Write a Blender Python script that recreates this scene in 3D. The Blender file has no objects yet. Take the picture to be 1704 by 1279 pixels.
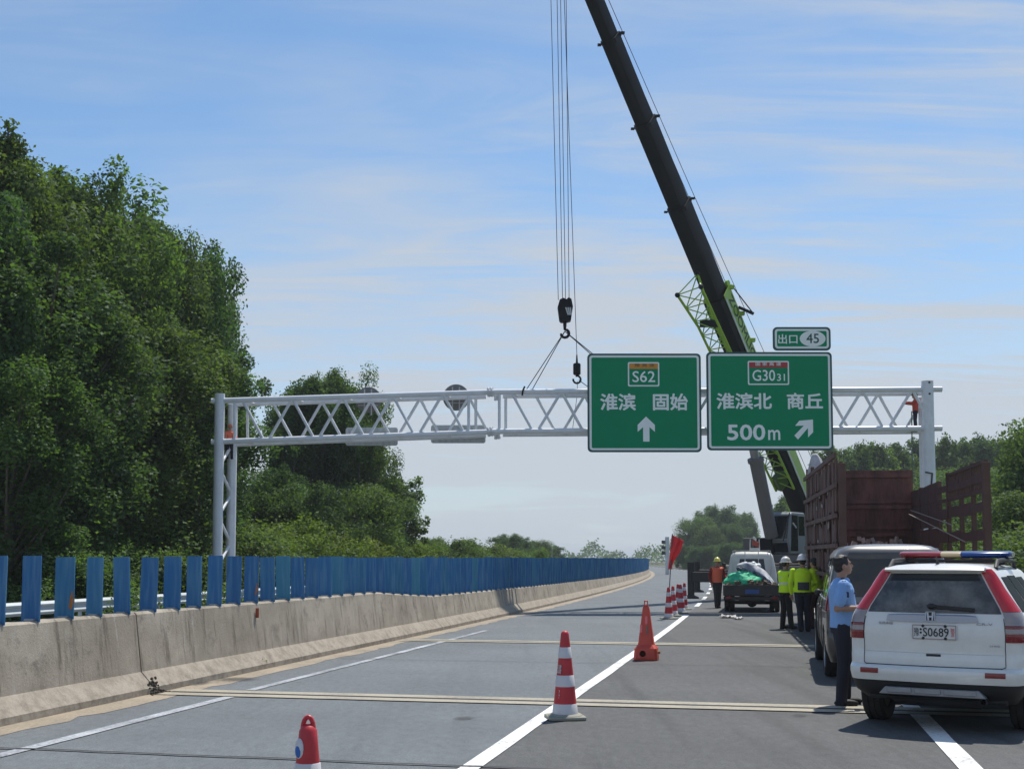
import bpy, bmesh, math, random
import numpy as np
from mathutils import Vector, Matrix
R = math.radians
sc = bpy.context.scene
C = sc.collection

# ---------------------------------------------------------------- camera
F_PX, EYE, PITCH = 2000.0, 1.70, R(4.0)
cam_d = bpy.data.cameras.new('camera'); cam = bpy.data.objects.new('camera', cam_d); C.objects.link(cam)
cam.location = (0, 0, EYE); cam.rotation_euler = (R(90) + PITCH, 0, 0)
cam_d.sensor_width = 36.0; cam_d.lens = F_PX / 1704.0 * 36.0
cam_d.shift_y = 150.1 / 1704.0
cam_d.clip_start = 0.1; cam_d.clip_end = 12000
sc.camera = cam
# ---------------------------------------------------------------- light
SUN_EL, SUN_AZ = R(64), R(32)          # azimuth from +Y towards +X
sun_vec = Vector((math.sin(SUN_AZ)*math.cos(SUN_EL), math.cos(SUN_AZ)*math.cos(SUN_EL), math.sin(SUN_EL)))
sun_d = bpy.data.lights.new('sun', 'SUN'); sun = bpy.data.objects.new('sun', sun_d); C.objects.link(sun)
sun_d.energy = 3.3; sun_d.angle = R(0.6); sun_d.color = (1.0, 0.95, 0.86)
sun.rotation_euler = sun_vec.to_track_quat('Z', 'Y').to_euler()
sun.location = (0, 0, 60)
world = bpy.data.worlds.new('World'); sc.world = world; world.use_nodes = True
def build_world():
    nt = world.node_tree; N = nt.nodes; L = nt.links; N.clear()
    out = N.new('ShaderNodeOutputWorld'); bg = N.new('ShaderNodeBackground'); L.new(bg.outputs[0], out.inputs[0])
    sky = N.new('ShaderNodeTexSky'); sky.sky_type = 'NISHITA'; sky.sun_disc = False
    sky.sun_elevation = SUN_EL; sky.sun_rotation = SUN_AZ
    sky.air_density = 1.0; sky.dust_density = 0.2; sky.ozone_density = 2.0; sky.altitude = 50
    bg.inputs[1].default_value = 0.15
    tc = N.new('ShaderNodeTexCoord'); sep = N.new('ShaderNodeSeparateXYZ'); L.new(tc.outputs['Generated'], sep.inputs[0])
    def math_(op, a, b=None):
        m = N.new('ShaderNodeMath'); m.operation = op
        for i, v in enumerate((a, b)):
            if v is None: continue
            if isinstance(v, (int, float)): m.inputs[i].default_value = v
            else: L.new(v, m.inputs[i])
        return m.outputs[0]
    zz = math_('ADD', math_('MAXIMUM', sep.outputs[2], 0.0), 0.10)
    px = math_('DIVIDE', sep.outputs[0], zz); py = math_('DIVIDE', sep.outputs[1], zz)
    cmb = N.new('ShaderNodeCombineXYZ'); L.new(px, cmb.inputs[0]); L.new(py, cmb.inputs[1])
    def noise(sx, sy, rot, scale, det, rough, dist, off):
        mp = N.new('ShaderNodeMapping'); L.new(cmb.outputs[0], mp.inputs[0])
        mp.inputs['Rotation'].default_value = (0, 0, R(rot)); mp.inputs['Scale'].default_value = (sx, sy, 1)
        mp.inputs['Location'].default_value = off
        n = N.new('ShaderNodeTexNoise'); L.new(mp.outputs[0], n.inputs['Vector'])
        n.inputs['Scale'].default_value = scale; n.inputs['Detail'].default_value = det
        n.inputs['Roughness'].default_value = rough; n.inputs['Distortion'].default_value = dist
        return n.outputs[0]
    def ramp(v, a, b):
        r = N.new('ShaderNodeMapRange'); r.interpolation_type = 'SMOOTHSTEP'; L.new(v, r.inputs[0])
        r.inputs[1].default_value = a; r.inputs[2].default_value = b
        return r.outputs[0]
    big = ramp(noise(0.55, 0.8, 12, 0.55, 5, 0.55, 0.5, (3.1, 1.7, 0)), 0.40, 0.62)
    wisp = ramp(noise(0.6, 2.0, 16, 1.7, 10, 0.66, 1.3, (7.3, 2.2, 0)), 0.30, 0.72)
    streak = ramp(noise(0.45, 3.4, -9, 2.0, 11, 0.62, 0.9, (1.3, 5.2, 0)), 0.46, 0.72)
    band = ramp(noise(0.5, 0.9, 30, 0.7, 4, 0.5, 0.3, (9.1, 4.4, 0)), 0.40, 0.62)
    c1 = math_('ADD', math_('MULTIPLY', big, math_('ADD', math_('MULTIPLY', wisp, 0.70), 0.16)), math_('MULTIPLY', math_('MULTIPLY', streak, band), 0.62))
    low = ramp(sep.outputs[2], 0.30, 0.0)                 # thicker veil of cloud towards the horizon
    amt = math_('MINIMUM', math_('ADD', math_('MULTIPLY', c1, 1.12), math_('MULTIPLY', low, 0.80)), 0.94)
    tint = N.new('ShaderNodeMix'); tint.data_type = 'RGBA'; tint.blend_type = 'MULTIPLY'; tint.inputs[0].default_value = 1.0
    L.new(sky.outputs[0], tint.inputs[6]); tint.inputs[7].default_value = SKY_TINT
    mix = N.new('ShaderNodeMix'); mix.data_type = 'RGBA'; L.new(amt, mix.inputs[0])
    L.new(tint.outputs[2], mix.inputs[6]); mix.inputs[7].default_value = CLOUD_COL
    L.new(mix.outputs[2], bg.inputs[0])
SKY_TINT = (0.50, 0.60, 0.645, 1); CLOUD_COL = (2.58, 2.82, 3.14, 1)
build_world()
sc.view_settings.view_transform = 'Standard'; sc.view_settings.look = 'None'
sc.view_settings.exposure = 0.54; sc.view_settings.gamma = 1.0
sc.render.engine = 'CYCLES'
sc.cycles.max_bounces = 8; sc.cycles.diffuse_bounces = 3; sc.cycles.glossy_bounces = 3
sc.cycles.transmission_bounces = 4; sc.cycles.transparent_max_bounces = 8; sc.cycles.volume_bounces = 0
sc.cycles.use_denoising = True

# ---------------------------------------------------------------- helpers
def at(px, py, Y):
    """world point at depth Y seen at a photograph pixel (used for measuring the place)"""
    a = (px - 852.0) / F_PX; b = (789.6 - py) / F_PX
    dy = math.cos(PITCH) - b*math.sin(PITCH); dz = math.sin(PITCH) + b*math.cos(PITCH)
    k = Y / dy
    return Vector((a*k, Y, EYE + k*dz))
def ground(px, py):
    a = (px - 852.0) / F_PX; b = (789.6 - py) / F_PX
    dy = math.cos(PITCH) - b*math.sin(PITCH); dz = math.sin(PITCH) + b*math.cos(PITCH)
    k = -EYE / dz
    return Vector((a*k, k*dy, 0))
TH = R(12.1); S0, RAD = 22.0, 1200.0
DX, DY = math.sin(TH), math.cos(TH)
def road(s, t, z=0.0):
    """point at s metres along the road and t metres to the right of the reference line"""
    x, y = s*DX, s*DY; h = TH
    if s > S0:
        a = (s - S0)/RAD; f = RAD*math.sin(a); l = RAD*(1 - math.cos(a))
        x, y = S0*DX + f*DX - l*DY, S0*DY + f*DY + l*DX; h = TH - a
    return Vector((x + t*math.cos(h), y - t*math.sin(h), z))
def heading(s): return TH - max(0, s - S0)/RAD

MATS = {}
def M(name, col, rough=0.6, metal=0.0, var=0.10, scale=3.0, bump=0.0, bscale=80.0, spec=0.5, coat=0.0, stretch=(1,1,1), dirt=None, dirt_amt=0.0, dscale=2.0, alpha=None):
    if name in MATS: return MATS[name]
    m = bpy.data.materials.new(name); m.use_nodes = True; MATS[name] = m
    nt = m.node_tree; N = nt.nodes; L = nt.links
    b = N['Principled BSDF']
    b.inputs['Roughness'].default_value = rough; b.inputs['Metallic'].default_value = metal
    b.inputs['Specular IOR Level'].default_value = spec; b.inputs['Coat Weight'].default_value = coat
    tc = N.new('ShaderNodeTexCoord'); mp = N.new('ShaderNodeMapping'); L.new(tc.outputs['Object'], mp.inputs[0])
    mp.inputs['Scale'].default_value = stretch
    n = N.new('ShaderNodeTexNoise'); L.new(mp.outputs[0], n.inputs['Vector']); n.inputs['Scale'].default_value = scale
    n.inputs['Detail'].default_value = 6; n.inputs['Roughness'].default_value = 0.6
    mx = N.new('ShaderNodeMix'); mx.data_type = 'RGBA'; L.new(n.outputs[0], mx.inputs[0])
    mx.inputs[6].default_value = (*[c*(1-2*var) for c in col], 1); mx.inputs[7].default_value = (*[min(1, c*(1+2*var)) for c in col], 1)
    colout = mx.outputs[2]
    if dirt:
        n2 = N.new('ShaderNodeTexNoise'); L.new(mp.outputs[0], n2.inputs['Vector']); n2.inputs['Scale'].default_value = dscale
        n2.inputs['Detail'].default_value = 8; n2.inputs['Roughness'].default_value = 0.7
        mr = N.new('ShaderNodeMapRange'); L.new(n2.outputs[0], mr.inputs[0]); mr.inputs[1].default_value = 0.42; mr.inputs[2].default_value = 0.68
        mr.inputs[4].default_value = dirt_amt
        m2 = N.new('ShaderNodeMix'); m2.data_type = 'RGBA'; L.new(mr.outputs[0], m2.inputs[0]); L.new(colout, m2.inputs[6]); m2.inputs[7].default_value = (*dirt, 1)
        colout = m2.outputs[2]
    L.new(colout, b.inputs['Base Color'])
    if bump:
        n3 = N.new('ShaderNodeTexNoise'); L.new(mp.outputs[0], n3.inputs['Vector']); n3.inputs['Scale'].default_value = bscale; n3.inputs['Detail'].default_value = 4
        bp = N.new('ShaderNodeBump'); bp.inputs['Strength'].default_value = bump; bp.inputs['Distance'].default_value = 0.02
        L.new(n3.outputs[0], bp.inputs['Height']); L.new(bp.outputs[0], b.inputs['Normal'])
    return m

def tag(o, label=None, cat=None, group=None, kind=None):
    if label: o['label'] = label
    if cat: o['category'] = cat
    if group: o['group'] = group
    if kind: o['kind'] = kind
    return o
def empty(name, loc, az=0.0, label=None, cat=None, group=None):
    o = bpy.data.objects.new(name, None); C.objects.link(o); o.location = loc; o.rotation_euler = (0, 0, -az)
    o.empty_display_size = 0.2
    return tag(o, label, cat, group)

class MB:
    """collects shapes; build() links them as ONE mesh object"""
    def __init__(s): s.v = []; s.f = []
    def add(s, verts, faces):
        o = len(s.v); s.v += [Vector(p) for p in verts]; s.f += [tuple(i + o for i in f) for f in faces]; return s
    def box(s, c, d, rot=None):
        c = Vector(c); h = [x/2 for x in d]
        vs = [Vector((sx*h[0], sy*h[1], sz*h[2])) for sz in (-1, 1) for sy in (-1, 1) for sx in (-1, 1)]
        if rot is not None: vs = [rot @ p for p in vs]
        return s.add([c + p for p in vs], [(0,2,3,1),(4,5,7,6),(0,1,5,4),(2,6,7,3),(0,4,6,2),(1,3,7,5)])
    def beam(s, a, b, w, h=None, up=(0,0,1)):
        a, b = Vector(a), Vector(b); h = h or w; d = (b - a); l = d.length; d.normalize(); up = Vector(up)
        x = d.cross(up)
        if x.length < 1e-4: x = d.cross(Vector((0,1,0)))
        x.normalize(); z = x.cross(d)
        rot = Matrix((x, d, z)).transposed()
        return s.box((a + b)/2, (w, l, h), rot)
    def tube(s, pts, r, n=10, cap=True):
        pts = [Vector(p) for p in pts]; k = len(pts)
        rs = r if isinstance(r, (list, tuple)) else [r]*k
        vs, fs = [], []; prev = None
        for i, p in enumerate(pts):
            d = (pts[min(i+1, k-1)] - pts[max(i-1, 0)])
            if d.length < 1e-9: d = Vector((0,0,1))
            d.normalize()
            if prev is None:
                u = d.cross(Vector((0,0,1)))
                if u.length < 0.05: u = d.cross(Vector((0,1,0)))
            else: u = prev - d*prev.dot(d)
            u.normalize(); w = d.cross(u); prev = u
            vs += [p + (u*math.cos(2*math.pi*j/n) + w*math.sin(2*math.pi*j/n))*rs[i] for j in range(n)]
        for i in range(k-1):
            for j in range(n):
                a, b = i*n + j, i*n + (j+1) % n
                fs.append((a, a+n, b+n, b))
        if cap: fs.append(tuple(range(n))); fs.append(tuple(range((k-1)*n, k*n))[::-1])
        return s.add(vs, fs)
    def prism(s, poly, O, U, V, W):
        O, U, V, W = Vector(O), Vector(U), Vector(V), Vector(W); n = len(poly)
        vs = [O + U*a + V*b for a, b in poly] + [O + U*a + V*b + W for a, b in poly]
        fs = [tuple(range(n))[::-1], tuple(range(n, 2*n))] + [(i, (i+1) % n, n + (i+1) % n, n + i) for i in range(n)]
        return s.add(vs, fs)
    def lathe(s, prof, n=24, O=(0,0,0), rot=None, cap=True):
        O = Vector(O); vs, fs = [], []
        for r, z in prof:
            for j in range(n):
                p = Vector((r*math.cos(2*math.pi*j/n), r*math.sin(2*math.pi*j/n), z))
                vs.append(O + (rot @ p if rot is not None else p))
        k = len(prof)
        for i in range(k-1):
            for j in range(n):
                a, b = i*n + j, i*n + (j+1) % n
                fs.append((a, b, b+n, a+n))
        if cap: fs.append(tuple(range(n))[::-1]); fs.append(tuple(range((k-1)*n, k*n)))
        return s.add(vs, fs)
    def ell(s, c, r, n=14, m=9, rot=None):
        c = Vector(c); prof = [(math.sin(math.pi*i/m), -math.cos(math.pi*i/m)) for i in range(m+1)]
        vs, fs = [], []
        for i in range(1, m):
            for j in range(n):
                p = Vector((prof[i][0]*math.cos(2*math.pi*j/n)*r[0], prof[i][0]*math.sin(2*math.pi*j/n)*r[1], prof[i][1]*r[2]))
                vs.append(c + (rot @ p if rot is not None else p))
        lo, hi = Vector((0,0,-r[2])), Vector((0,0,r[2]))
        if rot is not None: lo, hi = rot @ lo, rot @ hi
        vs += [c + lo, c + hi]; a = len(vs)
        for i in range(m-2):
            for j in range(n):
                p, q = i*n + j, i*n + (j+1) % n; fs.append((p, q, q+n, p+n))
        for j in range(n):
            fs.append((a-2, (j+1) % n, j)); fs.append((a-1, (m-2)*n + j, (m-2)*n + (j+1) % n))
        return s.add(vs, fs)
    def limb(s, pts, rs, n=10):
        s.tube(pts, rs, n)
        for p, r in zip(pts, rs): s.ell(p, (r, r, r), 10, 7)
        return s
    def loft(s, rings, cap=True):
        n = len(rings[0]); vs = [p for r in rings for p in r]; fs = []
        for i in range(len(rings)-1):
            for j in range(n):
                a, b = i*n + j, i*n + (j+1) % n; fs.append((a, b, b+n, a+n))
        if cap: fs.append(tuple(range(n))[::-1]); fs.append(tuple(range((len(rings)-1)*n, len(rings)*n)))
        return s.add(vs, fs)
    def grid(s, rows):
        m, n = len(rows), len(rows[0]); fs = []
        for i in range(m-1):
            for j in range(n-1): fs.append((i*n+j, i*n+j+1, (i+1)*n+j+1, (i+1)*n+j))
        return s.add([p for r in rows for p in r], fs)
    def build(s, name, mat, parent=None, smooth=35, bevel=0.0, world=False, remesh=0.0, smooth_it=0, solid=0.0, segs=2):
        me = bpy.data.meshes.new(name)
        off = Vector((0,0,0))
        if world and parent is not None: off = Vector(parent.location)
        me.from_pydata([tuple(p - off) for p in s.v], [], s.f); me.update()
        if not remesh:
            bm = bmesh.new(); bm.from_mesh(me); bmesh.ops.recalc_face_normals(bm, faces=bm.faces); bm.to_mesh(me); bm.free()
        me.materials.append(mat)
        o = bpy.data.objects.new(name, me); C.objects.link(o)
        if remesh:
            md = o.modifiers.new('r', 'REMESH'); md.mode = 'VOXEL'; md.voxel_size = remesh; md.use_smooth_shade = True
            if smooth_it:
                m2 = o.modifiers.new('s', 'SMOOTH'); m2.iterations = smooth_it; m2.factor = 0.5
            bake(o); me = o.data
        elif smooth:
            me.polygons.foreach_set('use_smooth', [True]*len(me.polygons))
            me.set_sharp_from_angle(angle=R(smooth))
        if solid:
            md = o.modifiers.new('solid', 'SOLIDIFY'); md.thickness = solid; md.offset = 0
        if bevel:
            md = o.modifiers.new('bevel', 'BEVEL'); md.width = bevel; md.segments = segs; md.limit_method = 'ANGLE'; md.angle_limit = R(40)
        if parent is not None: o.parent = parent
        return o
def bake(o):
    """replace an object's mesh by its modified mesh"""
    dg = bpy.context.evaluated_depsgraph_get(); dg.update()
    me = bpy.data.meshes.new_from_object(o.evaluated_get(dg), depsgraph=dg)
    o.modifiers.clear(); o.data = me
    me.polygons.foreach_set('use_smooth', [True]*len(me.polygons))
    return o
def copy_tree(o, parent=None):
    c = o.copy(); C.objects.link(c)
    if parent is not None: c.parent = parent
    for ch in list(o.children): copy_tree(ch, c)
    return c
_text_cache = {}
def text_shape(mb, s, O, U, V, w, h, bold=0.0, lift=None, thick=0.004):
    """writing s fitted into a box w x h centred on O in the plane U,V; bold = stroke widening as a share of the height"""
    if s not in _text_cache:
        cu = bpy.data.curves.new('writing', 'FONT'); cu.body = s; cu.size = 1.0; cu.resolution_u = 3
        o = bpy.data.objects.new('writing', cu); C.objects.link(o)
        dg = bpy.context.evaluated_depsgraph_get(); dg.update()
        me = bpy.data.meshes.new_from_object(o.evaluated_get(dg), depsgraph=dg)
        _text_cache[s] = ([tuple(v.co) for v in me.vertices], [tuple(p.vertices) for p in me.polygons])
        bpy.data.objects.remove(o); bpy.data.meshes.remove(me); bpy.data.curves.remove(cu)
    vs, fs = _text_cache[s]
    if not vs: return mb
    xs = [v[0] for v in vs]; ys = [v[1] for v in vs]
    x0, x1, y0, y1 = min(xs), max(xs), min(ys), max(ys)
    hh = h if h else w*(y1-y0)/max(1e-6, x1-x0); b = bold*hh
    sx = (w - 2*b)/max(1e-6, x1-x0); sy = (hh - 2*b)/max(1e-6, y1-y0)
    O, U, V = Vector(O), Vector(U).normalized(), Vector(V).normalized(); n = Vector(lift) if lift is not None else Vector((0,0,0))
    fn = U.cross(V).normalized()
    offs = [(0, 0)] if not b else [(b*math.cos(2*math.pi*k/8), b*math.sin(2*math.pi*k/8)) for k in range(8)] + [(0, 0)]
    for i, (du, dv) in enumerate(offs):
        mb.add([O + U*((v[0]-(x0+x1)/2)*sx + du) + V*((v[1]-(y0+y1)/2)*sy + dv) + n + fn*(0.0004*i) for v in vs], fs)
    return mb
def rrect(w, h, r, n=5):
    pts = []
    for cx, cy, a0 in ((w/2-r, h/2-r, 0), (-w/2+r, h/2-r, 90), (-w/2+r, -h/2+r, 180), (w/2-r, -h/2+r, 270)):
        for k in range(n+1):
            a = R(a0 + 90*k/n); pts.append((cx + r*math.cos(a), cy + r*math.sin(a)))
    return pts
# ---------------------------------------------------------------- ground, road, barrier
def asphalt(name, col, patch, streak=0.25):
    m = bpy.data.materials.new(name); m.use_nodes = True
    nt = m.node_tree; N = nt.nodes; L = nt.links; b = N['Principled BSDF']
    b.inputs['Roughness'].default_value = 0.82; b.inputs['Specular IOR Level'].default_value = 0.35
    tc = N.new('ShaderNodeTexCoord')
    def nz(scale, det, stretch=(1,1,1), rot=0.0, rough=0.6):
        mp = N.new('ShaderNodeMapping'); L.new(tc.outputs['Object'], mp.inputs[0]); mp.vector_type = 'TEXTURE' if False else 'POINT'
        mp.inputs['Rotation'].default_value = (0, 0, rot); mp.inputs['Scale'].default_value = stretch
        n = N.new('ShaderNodeTexNoise'); L.new(mp.outputs[0], n.inputs['Vector']); n.inputs['Scale'].default_value = scale
        n.inputs['Detail'].default_value = det; n.inputs['Roughness'].default_value = rough
        return n.outputs[0]
    def mixc(fac, a, bcol, lo=0.0, hi=1.0):
        mr = N.new('ShaderNodeMapRange'); L.new(fac, mr.inputs[0]); mr.inputs[1].default_value = lo; mr.inputs[2].default_value = hi
        mx = N.new('ShaderNodeMix'); mx.data_type = 'RGBA'; L.new(mr.outputs[0], mx.inputs[0])
        for s, v in ((6, a), (7, bcol)):
            if isinstance(v, tuple): mx.inputs[s].default_value = (*v, 1)
            else: L.new(v, mx.inputs[s])
        return mx.outputs[2]
    base = mixc(nz(0.35, 5), tuple(c*0.86 for c in col), tuple(c*1.12 for c in col), 0.3, 0.7)
    st = nz(1.0, 4, (1.6, 0.06, 1), TH)                   # wheel-track streaks along the road
    base = mixc(st, base, patch, 0.52, 0.78)
    grain = nz(60, 5, rough=0.85)
    mul = N.new('ShaderNodeMix'); mul.data_type = 'RGBA'; mul.blend_type = 'MULTIPLY'; mul.inputs[0].default_value = 1
    mr = N.new('ShaderNodeMapRange'); L.new(grain, mr.inputs[0]); mr.inputs[1].default_value = 0.3; mr.inputs[2].default_value = 0.7
    mr.inputs[3].default_value = 0.45; mr.inputs[4].default_value = 1.55
    L.new(base, mul.inputs[6]); L.new(mr.outputs[0], mul.inputs[7])
    coarse = nz(11, 8, (1, 0.45, 1), TH, rough=0.85)
    mr2 = N.new('ShaderNodeMapRange'); L.new(coarse, mr2.inputs[0]); mr2.inputs[1].default_value = 0.3; mr2.inputs[2].default_value = 0.7
    mr2.inputs[3].default_value = 0.72; mr2.inputs[4].default_value = 1.28
    mul2 = N.new('ShaderNodeMix'); mul2.data_type = 'RGBA'; mul2.blend_type = 'MULTIPLY'; mul2.inputs[0].default_value = 1
    L.new(mul.outputs[2], mul2.inputs[6]); L.new(mr2.outputs[0], mul2.inputs[7])
    L.new(mul2.outputs[2], b.inputs['Base Color'])
    bp = N.new('ShaderNodeBump'); bp.inputs['Strength'].default_value = 0.5; bp.inputs['Distance'].default_value = 0.01
    L.new(grain, bp.inputs['Height']); L.new(bp.outputs[0], b.inputs['Normal'])
    return m
def worn_paint(name, col, under, keep_lo, keep_hi):
    m = bpy.data.materials.new(name); m.use_nodes = True
    nt = m.node_tree; N = nt.nodes; L = nt.links; b = N['Principled BSDF']; b.inputs['Roughness'].default_value = 0.7
    tc = N.new('ShaderNodeTexCoord')
    n = N.new('ShaderNodeTexNoise'); L.new(tc.outputs['Object'], n.inputs['Vector']); n.inputs['Scale'].default_value = 22; n.inputs['Detail'].default_value = 9; n.inputs['Roughness'].default_value = 0.75
    n2 = N.new('ShaderNodeTexNoise'); L.new(tc.outputs['Object'], n2.inputs['Vector']); n2.inputs['Scale'].default_value = 1.3; n2.inputs['Detail'].default_value = 5
    ad = N.new('ShaderNodeMath'); ad.operation = 'ADD'; L.new(n.outputs[0], ad.inputs[0])
    mu = N.new('ShaderNodeMath'); mu.operation = 'MULTIPLY_ADD'; L.new(n2.outputs[0], mu.inputs[0]); mu.inputs[1].default_value = 0.6; mu.inputs[2].default_value = -0.3
    L.new(mu.outputs[0], ad.inputs[1])
    mr = N.new('ShaderNodeMapRange'); L.new(ad.outputs[0], mr.inputs[0]); mr.inputs[1].default_value = keep_lo; mr.inputs[2].default_value = keep_hi
    mx = N.new('ShaderNodeMix'); mx.data_type = 'RGBA'; L.new(mr.outputs[0], mx.inputs[0]); mx.inputs[6].default_value = (*under, 1); mx.inputs[7].default_value = (*col, 1)
    L.new(mx.outputs[2], b.inputs['Base Color'])
    return m
ASPH_L = asphalt('asphalt_blue_grey', (0.138, 0.153, 0.162), (0.110, 0.122, 0.130))
ASPH_R = asphalt('asphalt_dark', (0.098, 0.099, 0.099), (0.058, 0.058, 0.057))
PAINT = worn_paint('white_road_paint', (0.78, 0.78, 0.76), (0.20, 0.20, 0.20), 0.24, 0.50)
PAINT_OLD = worn_paint('faded_road_paint', (0.50, 0.52, 0.55), (0.125, 0.135, 0.15), 0.33, 0.66)
JOINT = worn_paint('joint_concrete', (0.39, 0.35, 0.265), (0.20, 0.185, 0.155), 0.26, 0.58)
TAR = M('tar_seal', (0.022, 0.022, 0.024), 0.7, var=0.1)
DUST = worn_paint('dusty_concrete', (0.37, 0.30, 0.215), (0.16, 0.145, 0.12), 0.28, 0.62)

def ribbon(name, mat, t0, t1, s0, s1, z, ds=4.0, wob=0.0, seed=1, parent=None, kind='structure', skew=0.0):
    rng = random.Random(seed); k = max(1, int((s1 - s0)/ds)); mb = MB(); rows = []
    for i in range(k+1):
        s = s0 + (s1 - s0)*i/k
        rows.append([road(s, t0, z), road(s, t1 + (rng.uniform(-wob, wob) if wob else 0), z)])
    mb.grid(rows); o = mb.build(name, mat, parent, smooth=0)
    if kind: o['kind'] = kind
    return o
def across(name, mat, s, width, t0, t1, z, skew=0.0, wob=0.0, seed=3, n=24):
    """strip lying across the road"""
    rng = random.Random(seed); mb = MB(); rows = []
    for i in range(n+1):
        t = t0 + (t1 - t0)*i/n; so = s + skew*(t - t0) + rng.uniform(-wob, wob)
        rows.append([road(so - width/2, t, z), road(so + width/2, t, z)])
    mb.grid(rows); o = mb.build(name, mat, None, smooth=0); o['kind'] = 'structure'; return o

# terrain: one sheet to the horizon, lower than the raised carriageway
GRASS = M('grass_ground', (0.07, 0.095, 0.03), 0.95, var=0.3, scale=0.4, bump=0.3, bscale=9, dirt=(0.16, 0.13, 0.08), dirt_amt=0.5, dscale=0.15)
mb = MB()
for i in range(1):
    n = 40; xs = [math.copysign(abs(u)**2.6, u)*6000 for u in np.linspace(-1, 1, n)]
    rows = [[Vector((x, y + 200, -0.9)) for x in xs] for y in xs]
    mb.grid(rows)
mb.build('ground', GRASS, None, smooth=0)['kind'] = 'structure'
# raised deck under both carriageways (a step above the ground), then the surfaces
DECK = M('deck_concrete', (0.30, 0.28, 0.25), 0.9, var=0.15, scale=1.5)
mb = MB(); rows = []
for i in range(141):
    s = -20 + i*4.0
    rows.append([road(s, -19.2, -0.95), road(s, -19.2, -0.012), road(s, 5.3, -0.012), road(s, 5.3, -0.95)])
mb.grid(rows); mb.build('bridge_deck', DECK, None, smooth=0)['kind'] = 'structure'
ribbon('road', ASPH_L, -7.4, -2.42, -20, 540, 0.0)
ribbon('road_shoulder', ASPH_R, -2.42, 4.75, -20, 540, 0.0)
ribbon('far_road', ASPH_L, -18.6, -8.4, -20, 540, 0.0)
ribbon('kerb_strip', DUST, -7.8, -7.27, -20, 540, 0.004, ds=0.35, wob=0.07)
ribbon('lane_line', PAINT, -2.50, -2.33, -4, 37.0, 0.008, ds=1.0, wob=0.006)
for i in range(34):
    s0 = 43.6 + i*8.0 - (0.2 if i else 0)
    ribbon('lane_line', PAINT, -2.50, -2.33, s0, s0 + 3.6, 0.008, ds=0.9, wob=0.006, seed=i)
ribbon('edge_line', PAINT_OLD, -6.62, -6.46, -4, 13.9, 0.008, ds=0.5, wob=0.012)
ribbon('edge_line', PAINT_OLD, -6.68, -6.54, 14.65, 28.0, 0.008, ds=0.5, wob=0.012, seed=7)
ribbon('edge_line', PAINT, 1.47, 1.66, -4, 120, 0.008, ds=1.0, wob=0.008)
for s, sk in ((14.25, -0.004), (24.35, -0.010)):
    across('expansion_joint', JOINT, s - 0.19, 0.25, -7.55, 4.7, 0.012, sk, 0.006, 5)
    across('expansion_joint', JOINT, s + 0.19, 0.25, -7.55, 4.7, 0.012, sk, 0.006, 6)
    across('joint_gap', TAR, s, 0.13, -7.55, 4.7, 0.009, sk)
for s, w, sk, sd in ((9.75, 0.045, -0.012, 2), (38.5, 0.16, 0.0, 3), (19.6, 0.02, 0.004, 9)):
    across('road_crack', TAR, s, w, -7.2, 4.6, 0.012, sk, 0.02, sd, 60)
def stain_mat():
    m = bpy.data.materials.new('soft_stain'); m.use_nodes = True; nt = m.node_tree; N = nt.nodes; L = nt.links; b = N['Principled BSDF']
    b.inputs['Base Color'].default_value = (0.055, 0.055, 0.055, 1); b.inputs['Roughness'].default_value = 0.7
    tc = N.new('ShaderNodeTexCoord'); g = N.new('ShaderNodeTexGradient'); g.gradient_type = 'SPHERICAL'; L.new(tc.outputs['Object'], g.inputs[0])
    n = N.new('ShaderNodeTexNoise'); n.inputs['Scale'].default_value = 3.5; n.inputs['Detail'].default_value = 8; n.inputs['Roughness'].default_value = 0.75; L.new(tc.outputs['Object'], n.inputs['Vector'])
    mu = N.new('ShaderNodeMath'); mu.operation = 'MULTIPLY'; L.new(g.outputs[1], mu.inputs[0]); L.new(n.outputs[0], mu.inputs[1])
    mr = N.new('ShaderNodeMapRange'); mr.interpolation_type = 'SMOOTHSTEP'; L.new(mu.outputs[0], mr.inputs[0]); mr.inputs[1].default_value = 0.08; mr.inputs[2].default_value = 0.42; mr.inputs[4].default_value = 0.6
    L.new(mr.outputs[0], b.inputs['Alpha'])
    return m
STAIN = stain_mat()
for px, py, w, l, rz in ((772, 1195, 0.34, 0.5, 0.3), (392, 1130, 1.0, 1.0, 0.2), (330, 1136, 0.5, 1.2, 0.6), (1330, 1190, 0.25, 0.5, 0.2)):
    c = ground(px, py); mb = MB(); mb.add([(math.cos(2*math.pi*k/24), math.sin(2*math.pi*k/24), 0) for k in range(24)], [tuple(range(24))])
    o = mb.build('road_stain', STAIN, None, smooth=0); o.location = (c.x, c.y, 0.0045); o.scale = (w/2, l/2, 1); o.rotation_euler = (0, 0, -TH + (0 if rz == 0.2 else rz - 0.3)); o['kind'] = 'structure'

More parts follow.
